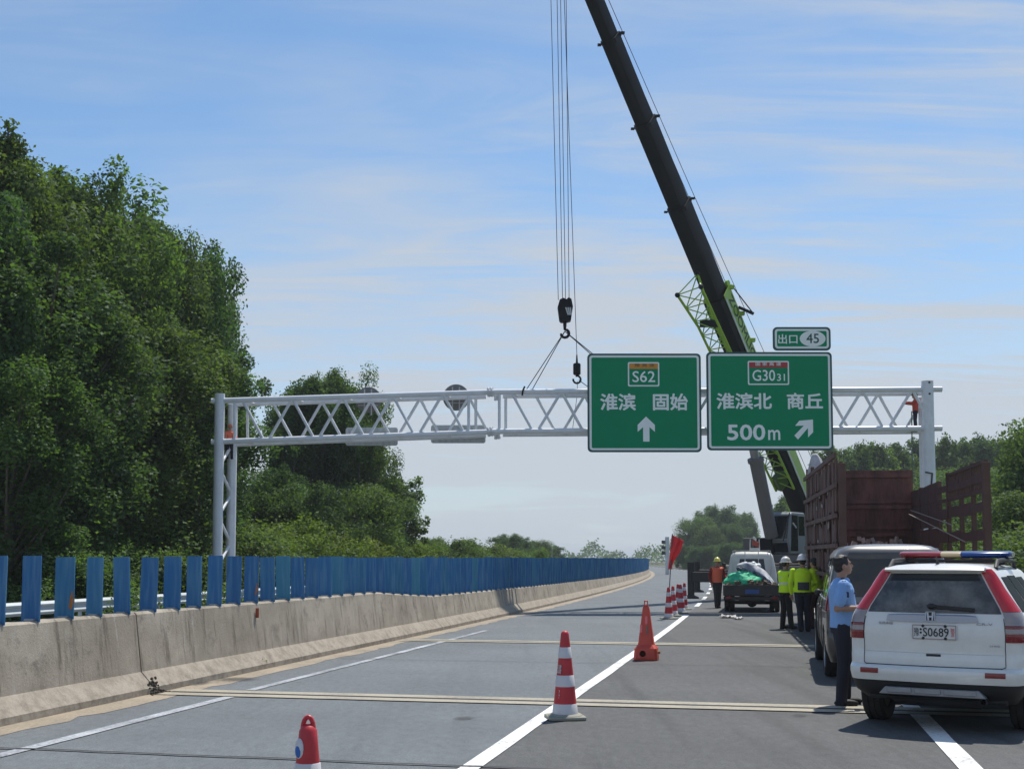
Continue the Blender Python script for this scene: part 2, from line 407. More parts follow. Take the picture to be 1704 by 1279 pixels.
# concrete median barrier, cast in lengths
def concrete():
    m = bpy.data.materials.new('barrier_concrete'); m.use_nodes = True
    nt = m.node_tree; N = nt.nodes; L = nt.links; b = N['Principled BSDF']; b.inputs['Roughness'].default_value = 0.9
    b.inputs['Specular IOR Level'].default_value = 0.25
    tc = N.new('ShaderNodeTexCoord')
    def nz(rot, scl, scale, det, rough=0.6):
        mp = N.new('ShaderNodeMapping'); L.new(tc.outputs['Object'], mp.inputs[0]); mp.inputs['Rotation'].default_value = (0, 0, rot); mp.inputs['Scale'].default_value = scl
        n = N.new('ShaderNodeTexNoise'); L.new(mp.outputs[0], n.inputs['Vector']); n.inputs['Scale'].default_value = scale; n.inputs['Detail'].default_value = det; n.inputs['Roughness'].default_value = rough
        return n.outputs[0]
    def mix(fac, a, c, lo, hi):
        mr = N.new('ShaderNodeMapRange'); mr.interpolation_type = 'SMOOTHSTEP'; L.new(fac, mr.inputs[0]); mr.inputs[1].default_value = lo; mr.inputs[2].default_value = hi
        mx = N.new('ShaderNodeMix'); mx.data_type = 'RGBA'; L.new(mr.outputs[0], mx.inputs[0])
        for s, v in ((6, a), (7, c)):
            if isinstance(v, tuple): mx.inputs[s].default_value = (*v, 1)
            else: L.new(v, mx.inputs[s])
        return mx.outputs[2]
    col = mix(nz(0, (1,1,1), 0.9, 6), (0.30, 0.258, 0.205), (0.47, 0.415, 0.335), 0.3, 0.7)
    col = mix(nz(TH, (1, 1, 0.07), 5.5, 8, 0.72), col, (0.165, 0.138, 0.108), 0.50, 0.68)   # dark runs
    col = mix(nz(TH, (1, 1, 0.04), 9.0, 6, 0.7), col, (0.46, 0.43, 0.38), 0.57, 0.72)      # pale lime runs
    col = mix(nz(0, (1,1,1), 2.2, 9, 0.75), col, (0.17, 0.15, 0.125), 0.50, 0.72)
    col = mix(nz(0, (1,1,1), 40, 5, 0.8), col, (0.14, 0.125, 0.105), 0.58, 0.80)
    sep = N.new('ShaderNodeSeparateXYZ'); L.new(tc.outputs['Object'], sep.inputs[0])
    add = N.new('ShaderNodeMath'); add.operation = 'MULTIPLY_ADD'; L.new(nz(0, (1,1,1), 1.5, 6), add.inputs[0]); add.inputs[1].default_value = 0.35; L.new(sep.outputs[2], add.inputs[2])
    col = mix(add.outputs[0], mix(nz(0, (1,1,1), 5, 10, 0.8), (0.21, 0.18, 0.145), (0.375, 0.33, 0.27), 0.32, 0.62), col, 0.30, 0.62)                          # road dust on the foot, with the light its slope catches painted in
    L.new(col, b.inputs['Base Color'])
    bp = N.new('ShaderNodeBump'); bp.inputs['Strength'].default_value = 0.35; bp.inputs['Distance'].default_value = 0.02
    L.new(nz(0, (1,1,1), 30, 6, 0.7), bp.inputs['Height']); L.new(bp.outputs[0], b.inputs['Normal'])
    return m
CONC = concrete()
HS = ([-20, 23.7, 27.9, 45, 70, 150, 600], [1.02, 1.02, 0.82, 0.74, 0.66, 0.60, 0.60])
def barrier_h(s): return float(np.interp(s, *HS))
def barrier(s0, s1, label, ds, seed):
    rng = random.Random(seed); mb = MB(); rings = []; k = max(2, int((s1 - s0)/ds))
    for i in range(k+1):
        s = s0 + (s1 - s0)*i/k; h = barrier_h(s); j = rng.uniform(-0.012, 0.012) if 0 < i < k else 0
        prof = [(-7.66, 0.006), (-7.66 + j*0.5, 0.08), (-7.84 + j*0.4, 0.27), (-7.93, h - 0.03), (-7.96, h + j*0.6), (-8.12, h + j*0.6), (-8.15, h - 0.03), (-8.24, 0.27), (-8.42, 0.08), (-8.42, 0.006)]
        rings.append([road(s, t, z) for t, z in prof])
    mb.loft(rings)
    o = mb.build('concrete_barrier', CONC, None, smooth=25)
    return tag(o, label, 'barrier', 'lengths of concrete median barrier')
b1 = barrier(-6, 14.075, 'stained grey concrete barrier length nearest the viewer, ending at the open joint', 0.5, 1)
b2 = barrier(14.10, 27.9, 'stained concrete barrier length between the open joint and the dip in its top', 0.5, 2)
b3 = barrier(27.93, 420, 'long low concrete barrier length running away beyond the dip in its top', 2.0, 3)
# rust-red reflector on the second length
mb = MB(); p = road(17.7, -7.88, 0.78); mb.beam(p, p + Vector((0, 0.0, 0.15)), 0.05, 0.02, up=(DX, DY, 0)); mb.build('reflector_strip', M('old_red_reflector', (0.33, 0.07, 0.03), 0.6), b2)
# broken joint with soil and weed at its foot
mb = MB(); rng = random.Random(5)
for i in range(120):
    q = rng.random()**2*0.16; mb.ell(road(14.085 + rng.gauss(0, 0.05 + q*0.5), -7.70 + q*1.0, max(0.0, 0.20 - q*1.5)*rng.random()), [rng.uniform(0.008, 0.022)]*3, 6, 5)
mb.build('loose_soil', M('dark_soil', (0.07, 0.06, 0.045), 0.95, var=0.2), None)['kind'] = 'stuff'
tag(C.objects['loose_soil'], 'dark crumbled soil in the open joint at the foot of the barrier', 'soil')

# ---------------------------------------------------------------- blue anti-glare boards
def blue_paint():
    m = bpy.data.materials.new('weathered_blue'); m.use_nodes = True
    nt = m.node_tree; N = nt.nodes; L = nt.links; b = N['Principled BSDF']; b.inputs['Roughness'].default_value = 0.55
    oi = N.new('ShaderNodeObjectInfo'); tc = N.new('ShaderNodeTexCoord')
    mp = N.new('ShaderNodeMapping'); L.new(tc.outputs['Object'], mp.inputs[0]); mp.inputs['Scale'].default_value = (1, 1, 0.10)
    cb = N.new('ShaderNodeCombineXYZ'); mm = N.new('ShaderNodeMath'); mm.operation = 'MULTIPLY'; L.new(oi.outputs['Random'], mm.inputs[0]); mm.inputs[1].default_value = 40
    L.new(mm.outputs[0], cb.inputs[0]); L.new(cb.outputs[0], mp.inputs['Location'])
    n = N.new('ShaderNodeTexNoise'); L.new(mp.outputs[0], n.inputs['Vector']); n.inputs['Scale'].default_value = 16; n.inputs['Detail'].default_value = 5
    r = N.new('ShaderNodeValToRGB'); L.new(oi.outputs['Random'], r.inputs[0])
    r.color_ramp.elements[0].color = (0.018, 0.125, 0.305, 1); r.color_ramp.elements[1].color = (0.045, 0.225, 0.330, 1)
    for p, c in ((0.35, (0.020, 0.140, 0.335, 1)), (0.6, (0.026, 0.160, 0.30, 1)), (0.8, (0.020, 0.140, 0.35, 1))):
        e = r.color_ramp.elements.new(p); e.color = c
    mr = N.new('ShaderNodeMapRange'); L.new(n.outputs[0], mr.inputs[0]); mr.inputs[1].default_value = 0.45; mr.inputs[2].default_value = 0.75; mr.inputs[4].default_value = 0.70
    mx = N.new('ShaderNodeMix'); mx.data_type = 'RGBA'; L.new(mr.outputs[0], mx.inputs[0]); L.new(r.outputs[0], mx.inputs[6]); mx.inputs[7].default_value = (0.12, 0.28, 0.41, 1)
    L.new(mx.outputs[2], b.inputs['Base Color'])
    return m
BLUE = blue_paint(); STEEL = M('galvanised', (0.42, 0.43, 0.44), 0.55, 0.6, var=0.1, scale=6)
def board_mesh(h):
    mb = MB(); sec = []
    for i in range(9):
        u = -0.128 + 0.256*i/8; sec.append((u, 0.018*math.cos(u/0.128*math.pi*0.9)))
    full = [(u, v + 0.006) for u, v in sec] + [(u, v - 0.006) for u, v in sec[::-1]]
    zs = [0.0, 0.03, h - 0.04, h - 0.012, h]
    sc_ = [1, 1, 1, 0.985, 0.95]
    mb.loft([[Vector((u*k, v, z)) for u, v in full] for z, k in zip(zs, sc_)])
    return mb
ORD = ['', 'second', 'third', 'fourth', 'fifth', 'sixth', 'seventh', 'eighth', 'ninth', 'tenth', 'eleventh', 'twelfth', 'thirteenth', 'fourteenth', 'fifteenth', 'sixteenth']
rng = random.Random(11); protos = {}; first_s = 11.38; spacing = 0.645
for i in range(280):
    s = first_s + i*spacing; hb = barrier_h(s)
    h = round((1.735 - hb)*20)/20
    p = road(s, -8.04, hb - 0.02)
    if h not in protos:
        o = board_mesh(h).build('anti_glare_board', BLUE, None, smooth=30); protos[h] = o
        mb = MB().box((0, 0.0, 0.025), (0.13, 0.10, 0.02)); ft = mb.build('foot_plate', STEEL, o)
    else: o = copy_tree(protos[h])
    o.location = p; o.rotation_euler = (rng.gauss(0, 0.018), rng.gauss(0, 0.010), -(heading(s)) + R(-6) + rng.gauss(0, 0.09))
    o.scale = (1, 1, (1.735 - hb + 0.02)/h + rng.uniform(-0.022, 0.022))
    if i == 0: lab = 'weathered blue board cut off by the left edge of the photo, on the concrete barrier'
    elif i < 16:
        lab = ORD[i] + ' blue anti-glare board from the left end, standing on the concrete barrier'
        if i == 2: lab = 'third blue board from the left end, with a rusty orange patch near its foot'
        if i == 8: lab = 'teal blue board in front of the left gantry column, on the concrete barrier'
        if i == 10: lab = 'blue board with a small orange patch, right of the left gantry columns'
    else: lab = 'blue anti-glare board in the closed-up row running away along the concrete barrier'
    tag(o, lab, 'anti-glare board', 'blue anti-glare boards along the barrier')
    if i in (2, 10):
        w = 0.10 if i == 2 else 0.07
        mb = MB().ell((0.098, -0.012, 0.21), (w*0.34, 0.014, w*0.75), 10, 7); mb.ell((0.085, -0.014, 0.15), (w*0.28, 0.012, w*0.42), 9, 6); mb.ell((0.10, -0.012, 0.28), (w*0.16, 0.012, w*0.4), 8, 6)
        mb.build('rust_patch', M('rust_orange', (0.45, 0.16, 0.03), 0.8, var=0.3, scale=20), o)

# ---------------------------------------------------------------- guard rails
def guard_rail(t, s0, s1, face, label, col, ztop=0.80, posts=2.0):
    root = road(s0, t, 0); e = empty('guard_rail', root, 0, label, 'guard rail')
    prof = [(0, -0.155), (0.04, -0.13), (0.075, -0.09), (0.04, -0.04), (0.0, -0.02), (0.0, 0.02), (0.04, 0.04), (0.075, 0.09), (0.04, 0.13), (0, 0.155)]
    mb = MB(); rows = []; k = int((s1 - s0)/3)
    for i in range(k+1):
        s = s0 + (s1-s0)*i/k
        rows.append([road(s, t + face*a, ztop - 0.155 + b) for a, b in prof])
    mb.grid(rows); mb.build('beam', col, e, world=True, smooth=60, solid=0.006)
    n = min(95, int((s1 - s0)/posts))
    for i in range(n):
        s = s0 + (s1 - s0)*(i + 0.5)/n; q = road(s, t - face*0.07, 0)
        MB().tube([q - Vector((0,0,0.01)), q + Vector((0,0,ztop - 0.02))], 0.045, 8).build('post', col, e, world=True)
    return e
GAL = M('rail_galvanised', (0.50, 0.54, 0.55), 0.5, 0.35, var=0.08, scale=2)
guard_rail(-16.6, 10, 130, 1, 'pale steel guard rail beyond the far carriageway, seen between blue boards', GAL, 0.72)
YEL = M('rail_yellowish', (0.46, 0.42, 0.30), 0.6, 0.1, var=0.12, scale=2)
guard_rail(5.0, -2, 150, -1, 'guard rail on the right edge of the road behind the parked vehicles', GAL, 0.80)
guard_rail(5.0, 151, 340, -1, 'distant low guard rail with yellowish posts where the road bends away', YEL, 0.80, 2.4)

# ---------------------------------------------------------------- gantry
WHITE = M('gantry_white', (0.72, 0.74, 0.77), 0.40, 0.05, var=0.05, scale=4, dirt=(0.40, 0.41, 0.42), dirt_amt=0.25, dscale=3)
DV = Vector((DX, DY, 0))                     # depth of the box truss runs along the road
GY = 40.0
def dpt(px, py): return at(px, py, GY)
gan = empty('sign_gantry', Vector((13.8, 40, 0)), 0, 'white tubular sign gantry spanning the motorway on twin columns', 'gantry')
def column(px, ytop, r, twin_top, name='column'):
    p = dpt(px, ytop)
    MB().tube([Vector((p.x, p.y, -0.9)), p], r, 28).build(name, WHITE, gan, world=True)
    q = p + DV*1.0
    MB().tube([Vector((q.x, q.y, -0.9)), Vector((q.x, q.y, twin_top))], r, 28).build(name, WHITE, gan, world=True)
    return p, q
lp, lq = column(366, 655, 0.165, dpt(366, 668).z + 0.02)
rp, rq = column(1543, 634, 0.195, dpt(1543, 655).z)
mb = MB()
for p, q, zl in ((lp, lq, ((1.4,), (2.25,), (3.1,), (3.9,), (4.75,), (5.6,))), (rp, rq, ((0.6,), (1.6,), (2.5,), (3.4,), (4.3,)))):
    for i in range(len(zl) - 1):
        a = Vector((p.x, p.y, zl[i][0])) if i % 2 == 0 else Vector((q.x, q.y, zl[i][0]))
        b_ = Vector((q.x, q.y, zl[i+1][0])) if i % 2 == 0 else Vector((p.x, p.y, zl[i+1][0]))
        MB().tube([a, b_], 0.055, 10).build('column_brace', WHITE, gan, world=True)
def truss(top_l, top_r, bot_l, bot_r, node0, pitch, nn, verticals, seed):
    tl, tr, bl, br = dpt(*top_l), dpt(*top_r), dpt(*bot_l), dpt(*bot_r)
    for a, b in ((tl, tr), (bl, br)):
        MB().tube([a, b], 0.092, 20).build('chord', WHITE, gan, world=True)
        MB().tube([a + DV*1.0 + (b-a).normalized()*0.12, b + DV*1.0 - (b-a).normalized()*0.3], 0.085, 20).build('chord', WHITE, gan, world=True)
    L = (tr - tl).length
    def T(x): return tl + (tr - tl)*(x/L)
    def B(x): return bl + (br - bl)*(x/L)
    for i in range(nn):
        x = node0 + i*pitch
        for off, ph in ((0.0, 0.0), (1.0, pitch*0.5)):
            o = DV*off; x0 = x + ph - off*0.21
            for a, b in ((x0, x0 + 0.72), (x0 + pitch, x0 + 0.72 + 0.16)):
                if max(a, b) < L - 0.15 and min(a, b) > 0.15:
                    MB().tube([T(a) + o, B(b) + o], 0.05, 10).build('diagonal', WHITE, gan, world=True)
        if i % 1 == 0 and x < L:
            MB().tube([T(x), T(x) + DV], 0.035, 8).build('cross_tie', WHITE, gan, world=True)
            MB().tube([B(x), B(x) + DV], 0.035, 8).build('cross_tie', WHITE, gan, world=True)
    for x in verticals:
        for off in (0.0, 1.0):
            MB().tube([T(x) + DV*off, B(x) + DV*off], 0.05, 10).build('upright', WHITE, gan, world=True)
    return tl, tr, bl, br
g1 = truss((352, 667), (812, 652.5), (352, 735), (812, 718.5), 1.03, 1.68, 5, (0.78, 8.62), 1)
g2 = truss((820, 652), (1567, 647.5), (820, 717.5), (1567, 712.5), 0.62, 1.68, 9, (0.22,), 2)
for a, b in ((g1[1], g2[0]), (g1[3], g2[2])):
    d = (b - a).normalized(); rot = d.to_track_quat('Z', 'Y').to_matrix(); c = (a + b)/2
    for off in (0.0, 1.0):
        mb = MB()
        for k in (-1, 1): mb.lathe([(0.17, -0.014), (0.17, 0.014)], 24, c + DV*off + d*0.05*k, rot)
        mb.tube([c + DV*off - d*0.1, c + DV*off + d*0.1], 0.095, 16)
        for k in range(8):
            an = 2*math.pi*k/8; u = rot @ Vector((math.cos(an)*0.135, math.sin(an)*0.135, 0))
            mb.tube([c + DV*off + u - d*0.11, c + DV*off + u + d*0.11], 0.016, 6)
        mb.build('splice_flange', WHITE, gan, world=True)
mb = MB()                                     # joint studs near the right column head
for z in (-0.10, 0.28):
    p = rp + Vector((0, 0, -0.35 + z)); mb.tube([p + Vector((0, -0.19, 0)), p + Vector((0, -0.215, 0))], 0.035, 8)
mb.build('bolt_hole', M('dark_hole', (0.03, 0.03, 0.035), 0.8), gan, world=True)
mb = MB()                                     # black bracket on right column
p = at(1546, 788, GY) + Vector((0, -0.22, 0)); mb.tube([p + Vector((-0.2, 0, 0.04)), p + Vector((0.03, 0, 0)), p + Vector((-0.01, 0, -0.42))], 0.03, 8); mb.build('bracket', M('black_steel', (0.02, 0.02, 0.022), 0.5), gan, world=True)

# ---------------------------------------------------------------- direction signs
SIGN_GREEN = M('sign_green', (0.0030, 0.25, 0.112), 0.6, var=0.04, scale=1.5, spec=0.12)
SIGN_EDGE = M('sign_edge', (0.02, 0.085, 0.075), 0.5)
SIGN_WHITE = M('sign_white', (0.84, 0.88, 0.86), 0.5, var=0.02)
SIGN_BACK = M('sign_back_grey', (0.36, 0.38, 0.40), 0.6, 0.2, var=0.1, scale=3, dirt=(0.16, 0.16, 0.15), dirt_amt=0.6, dscale=2)
SIGN_AMBER = M('sign_amber', (0.62, 0.26, 0.02), 0.5, var=0.03)
SIGN_RED = M('sign_red', (0.42, 0.035, 0.035), 0.5, var=0.03)
UX, UZ, UN = Vector((1,0,0)), Vector((0,0,1)), Vector((0,-1,0))
class Sign:
    def __init__(s, box, label, Y=39.62):
        x0, y0, x1, y1 = box; s.a, s.b = at(x0, y1, Y), at(x1, y0, Y); s.px = (x1-x0)/(s.b.x - s.a.x); s.box = box; s.Y = Y
        s.c = (s.a + s.b)/2; s.w = s.b.x - s.a.x; s.h = s.b.z - s.a.z
        s.e = empty('road_sign', s.c, 0, label, 'road sign')
        MB().prism(rrect(s.w, s.h, 0.14), s.c + Vector((0, 0.05, 0)), UX, UZ, Vector((0, -0.05, 0))).build('edge', SIGN_EDGE, s.e, world=True, smooth=0)
        s.plate(s.w - 0.13, s.h - 0.13, 0.10, SIGN_WHITE, 1, 'border'); s.plate(s.w - 0.27, s.h - 0.27, 0.05, SIGN_GREEN, 2, 'panel')
        mb = MB()
        for f in (-0.3, 0.3):
            mb.beam(s.c + Vector((s.w*f, 0.11, -s.h*0.45)), s.c + Vector((s.w*f, 0.11, s.h*0.45)), 0.06, 0.12, up=(0,1,0))
        mb.build('back_rail', STEEL, s.e, world=True)
    def plate(s, w, h, r, mat, lv, name, at_px=None, par=None):
        c = s.c if at_px is None else s.P(*at_px)
        return MB().prism(rrect(w, h, r), Vector((c.x, s.c.y - 0.004*(lv-1), c.z)), UX, UZ, Vector((0, -0.004, 0))).build(name, mat, par or s.e, world=(par is None), smooth=0)
    def P(s, px, py):
        x0, y0, x1, y1 = s.box
        return Vector((s.a.x + (px-x0)/(x1-x0)*s.w, s.c.y, s.b.z - (py-y0)/(y1-y0)*s.h))
    def text(s, txt, x0, y0, x1, y1, mat, lv, bold, name='lettering'):
        mb = MB(); a, b = s.P(x0, y1), s.P(x1, y0)
        text_shape(mb, txt, (a+b)/2 + Vector((0, -0.004*lv - 0.001, 0)), UX, UZ, b.x-a.x, b.z-a.z, bold)
        return mb.build(name, mat, s.e, world=True, smooth=0)
    def poly(s, pts, mat, lv, name):
        mb = MB(); mb.add([s.P(*p) + Vector((0, -0.004*lv - 0.001, 0)) for p in pts], [tuple(range(len(pts)))]); return mb.build(name, mat, s.e, world=True, smooth=0)
    def shield(s, box, band, mat):
        x0, y0, x1, y1 = box; a, b = s.P(x0, y1), s.P(x1, y0); c = (a+b)/2
        def pl(w, h, cz, lv, m, nm, r): MB().prism(rrect(w, h, r), Vector((c.x, s.c.y - 0.004*(lv-1), cz)), UX, UZ, Vector((0,-0.004,0))).build(nm, m, s.e, world=True, smooth=0)
        w, h = b.x-a.x, b.z-a.z
        pl(w, h, c.z, 3, SIGN_WHITE, 'shield_border', 0.05); pl(w-0.09, h-0.09, c.z, 4, SIGN_GREEN, 'shield', 0.03)
        bh = band/(y1-y0)*h; pl(w-0.09, bh, b.z - 0.045 - bh/2, 5, mat, 'shield_band', 0.012)
s1 = Sign((978, 588, 1166, 752), 'large green direction sign with S62 shield and straight-ahead arrow')
s1.shield((1045, 602.5, 1097, 643), 9, SIGN_AMBER)
s1.text('豫 高 速', 1056, 604.8, 1089, 610.6, M('sign_dark', (0.16, 0.09, 0.02), 0.6), 5, 0.01)
s1.text('S62', 1052.5, 617.5, 1090, 636, SIGN_WHITE, 4, 0.012)
s1.text('淮滨', 999, 654.5, 1058, 683, SIGN_WHITE, 2, 0.028); s1.text('固始', 1086, 654.5, 1144, 683, SIGN_WHITE, 2, 0.028)
s1.poly([(1074.5, 693), (1089, 707), (1089, 718.5), (1080, 710.5), (1080, 734.5), (1069.5, 734.5), (1069.5, 710.5), (1060.5, 718.5), (1060.5, 707)], SIGN_WHITE, 2, 'arrow')
s2 = Sign((1177, 585.5, 1384, 749), 'large green exit direction sign with G3031 shield, 500m and slanting arrow')
s2.shield((1245, 600.5, 1313, 640.5), 9, SIGN_RED)
s2.text('国 家 高 速', 1258, 603.0, 1300, 608.6, SIGN_WHITE, 5, 0.01)
s2.text('G30', 1252.5, 615.5, 1290, 634, SIGN_WHITE, 4, 0.012); s2.text('31', 1293, 622, 1306, 634, SIGN_WHITE, 4, 0.01)
s2.text('淮滨北', 1193, 653.5, 1284, 681, SIGN_WHITE, 2, 0.028); s2.text('商丘', 1308.5, 653.5, 1368, 681, SIGN_WHITE, 2, 0.028)
s2.text('500', 1210, 706, 1272.5, 732.5, SIGN_WHITE, 2, 0.030); s2.text('m', 1277, 715, 1297, 732, SIGN_WHITE, 2, 0.025)
s2.poly([(1351, 698), (1351, 719), (1342.5, 727.5), (1342.5, 712), (1326, 731), (1320, 724.5), (1336, 708), (1321.5, 708.5), (1328.5, 700)], SIGN_WHITE, 2, 'arrow')
s3 = Sign((1286.5, 544, 1382, 583), 'small green exit number plate standing on top of the exit sign', 39.6)
s3.text('出口', 1295, 556, 1327, 572, SIGN_WHITE, 2, 0.018)
c = s3.P(1352, 563.5); mb = MB(); mb.prism([(0.43*math.cos(2*math.pi*k/40), 0.265*math.sin(2*math.pi*k/40)) for k in range(40)], c + Vector((0, -0.004, 0)), UX, UZ, Vector((0, -0.008, 0)))
mb.build('number_oval', SIGN_WHITE, s3.e, world=True, smooth=0)
s3.text('45', 1341.5, 555, 1362.5, 571, M('sign_number_green', (0.02, 0.09, 0.075), 0.6), 3, 0.014)
# backs of the far carriageway's signs, hung on the rear of the truss
def round_back(px, py, r, label):
    c = at(px, py, 41.35); e = empty('round_sign', c, 0, label, 'round sign', 'round sign backs behind the gantry')
    MB().lathe([(0.0, 0), (r - 0.03, 0), (r, 0.012), (r, 0.03), (r - 0.02, 0.03)], 36, c, Matrix.Rotation(R(-90), 3, 'X')).build('disc', M('disc_back', (0.17, 0.17, 0.165), 0.6, 0.3, var=0.15, scale=4), e, world=True)
    mb = MB()
    for dz in (-0.2, 0.0, 0.2): mb.beam(c + Vector((-r*0.75, -0.06, dz)), c + Vector((r*0.75, -0.06, dz)), 0.03, 0.03)
    mb.build('stiffener', STEEL, e, world=True)
    mb = MB()
    for dx in (-0.12, 0.12): mb.beam(c + Vector((dx, -0.13, -0.55)), c + Vector((dx, -0.13, 0.35)), 0.04, 0.04)
    mb.build('mounting_bar', STEEL, e, world=True)
round_back(613, 665, 0.45, 'grey back of a round sign in front of the trees, behind the truss')
round_back(759, 661, 0.46, 'grey back of a round sign against the sky, right of the other round one')
def rect_back(x0, y0, x1, y1, label):
    a, b = at(x0, y1, 41.4), at(x1, y0, 41.4); c = (a+b)/2; e = empty('panel_sign', c, 0, label, 'panel sign', 'long panel sign backs under the gantry')
    MB().prism(rrect(b.x-a.x, b.z-a.z, 0.08), c, UX, UZ, Vector((0, 0.04, 0))).build('panel', M('pale_panel_back', (0.46, 0.52, 0.54), 0.5, 0.2, var=0.1, scale=2, dirt=(0.22, 0.24, 0.25), dirt_amt=0.5), e, world=True, smooth=0)
    mb = MB(); n = 9
    for k in range(n):
        x = a.x + (b.x-a.x)*(k+0.5)/n; mb.beam(Vector((x, c.y - 0.03, a.z + 0.04)), Vector((x, c.y - 0.03, b.z - 0.04)), 0.035, 0.05, up=(0,1,0))
    for dz in (-0.12, 0.12): mb.beam(Vector((a.x+0.05, c.y-0.03, c.z+dz)), Vector((b.x-0.05, c.y-0.03, c.z+dz)), 0.04, 0.04)
    mb.build('frame', STEEL, e, world=True)
rect_back(575, 711, 662, 741, 'pale long panel back under the truss in front of the left trees')
rect_back(717, 707, 808, 737, 'pale long panel back under the truss against the sky')
# ---------------------------------------------------------------- trees and bushes
def leaf_mat(name, col, trans=0.35):
    m = bpy.data.materials.new(name); m.use_nodes = True; nt = m.node_tree; N = nt.nodes; L = nt.links
    N.remove(N['Principled BSDF']); out = N['Material Output']
    a = N.new('ShaderNodeAttribute'); a.attribute_name = 'tint'
    oi = N.new('ShaderNodeObjectInfo')
    hs = N.new('ShaderNodeHueSaturation'); hs.inputs['Color'].default_value = (*col, 1)
    mr = N.new('ShaderNodeMapRange'); L.new(a.outputs['Fac'], mr.inputs[0]); mr.inputs[3].default_value = 0.50; mr.inputs[4].default_value = 1.6
    L.new(mr.outputs[0], hs.inputs['Value'])
    ad = N.new('ShaderNodeMath'); ad.operation = 'MULTIPLY_ADD'; L.new(oi.outputs['Random'], ad.inputs[0]); ad.inputs[1].default_value = 0.03; ad.inputs[2].default_value = 0.485
    L.new(ad.outputs[0], hs.inputs['Hue'])
    d = N.new('ShaderNodeBsdfDiffuse'); L.new(hs.outputs[0], d.inputs[0])
    t = N.new('ShaderNodeBsdfTranslucent'); br = N.new('ShaderNodeMix'); br.data_type = 'RGBA'; br.blend_type = 'MULTIPLY'; br.inputs[0].default_value = 1
    L.new(hs.outputs[0], br.inputs[6]); br.inputs[7].default_value = (1.25, 1.35, 0.55, 1); L.new(br.outputs[2], t.inputs[0])
    mx = N.new('ShaderNodeMixShader'); mx.inputs[0].default_value = trans; L.new(d.outputs[0], mx.inputs[1]); L.new(t.outputs[0], mx.inputs[2])
    g = N.new('ShaderNodeBsdfGlossy'); g.inputs['Roughness'].default_value = 0.6; g.inputs[0].default_value = (0.8, 0.85, 0.9, 1)
    m2 = N.new('ShaderNodeMixShader'); m2.inputs[0].default_value = 0.02; L.new(mx.outputs[0], m2.inputs[1]); L.new(g.outputs[0], m2.inputs[2])
    L.new(m2.outputs[0], out.inputs[0])
    return m
LEAF_POPLAR = leaf_mat('poplar_leaf', (0.090, 0.148, 0.042), 0.48); LEAF_DARK = leaf_mat('dark_leaf', (0.070, 0.124, 0.042), 0.48)
LEAF_BUSH = leaf_mat('bush_leaf', (0.115, 0.165, 0.030), 0.42); LEAF_WILLOW = leaf_mat('pale_leaf', (0.095, 0.140, 0.045), 0.42)
BARK = M('bark', (0.12, 0.10, 0.08), 0.95, var=0.2, scale=5, bump=0.4, bscale=30)
def leaves_mesh(name, pos, nrm, size, tint, mat):
    n = len(pos); rs = np.random.RandomState(n % 9973)
    ref = rs.normal(size=(n, 3)); u = np.cross(nrm, ref); u /= np.linalg.norm(u, axis=1, keepdims=True) + 1e-9
    v = np.cross(nrm, u); s = size[:, None]
    q = np.stack([pos - u*s, pos - v*s*0.62 + nrm*s*0.12, pos + u*s, pos + v*s*0.62 + nrm*s*0.12], axis=1).reshape(-1, 3)
    me = bpy.data.meshes.new(name); me.vertices.add(4*n); me.loops.add(4*n); me.polygons.add(n)
    me.vertices.foreach_set('co', q.astype(np.float32).ravel())
    me.loops.foreach_set('vertex_index', np.arange(4*n, dtype=np.int32))
    me.polygons.foreach_set('loop_start', np.arange(0, 4*n, 4, dtype=np.int32))
    me.update(calc_edges=True)
    at_ = me.attributes.new('tint', 'FLOAT', 'POINT'); at_.data.foreach_set('value', np.repeat(tint, 4).astype(np.float32))
    me.materials.append(mat); return me
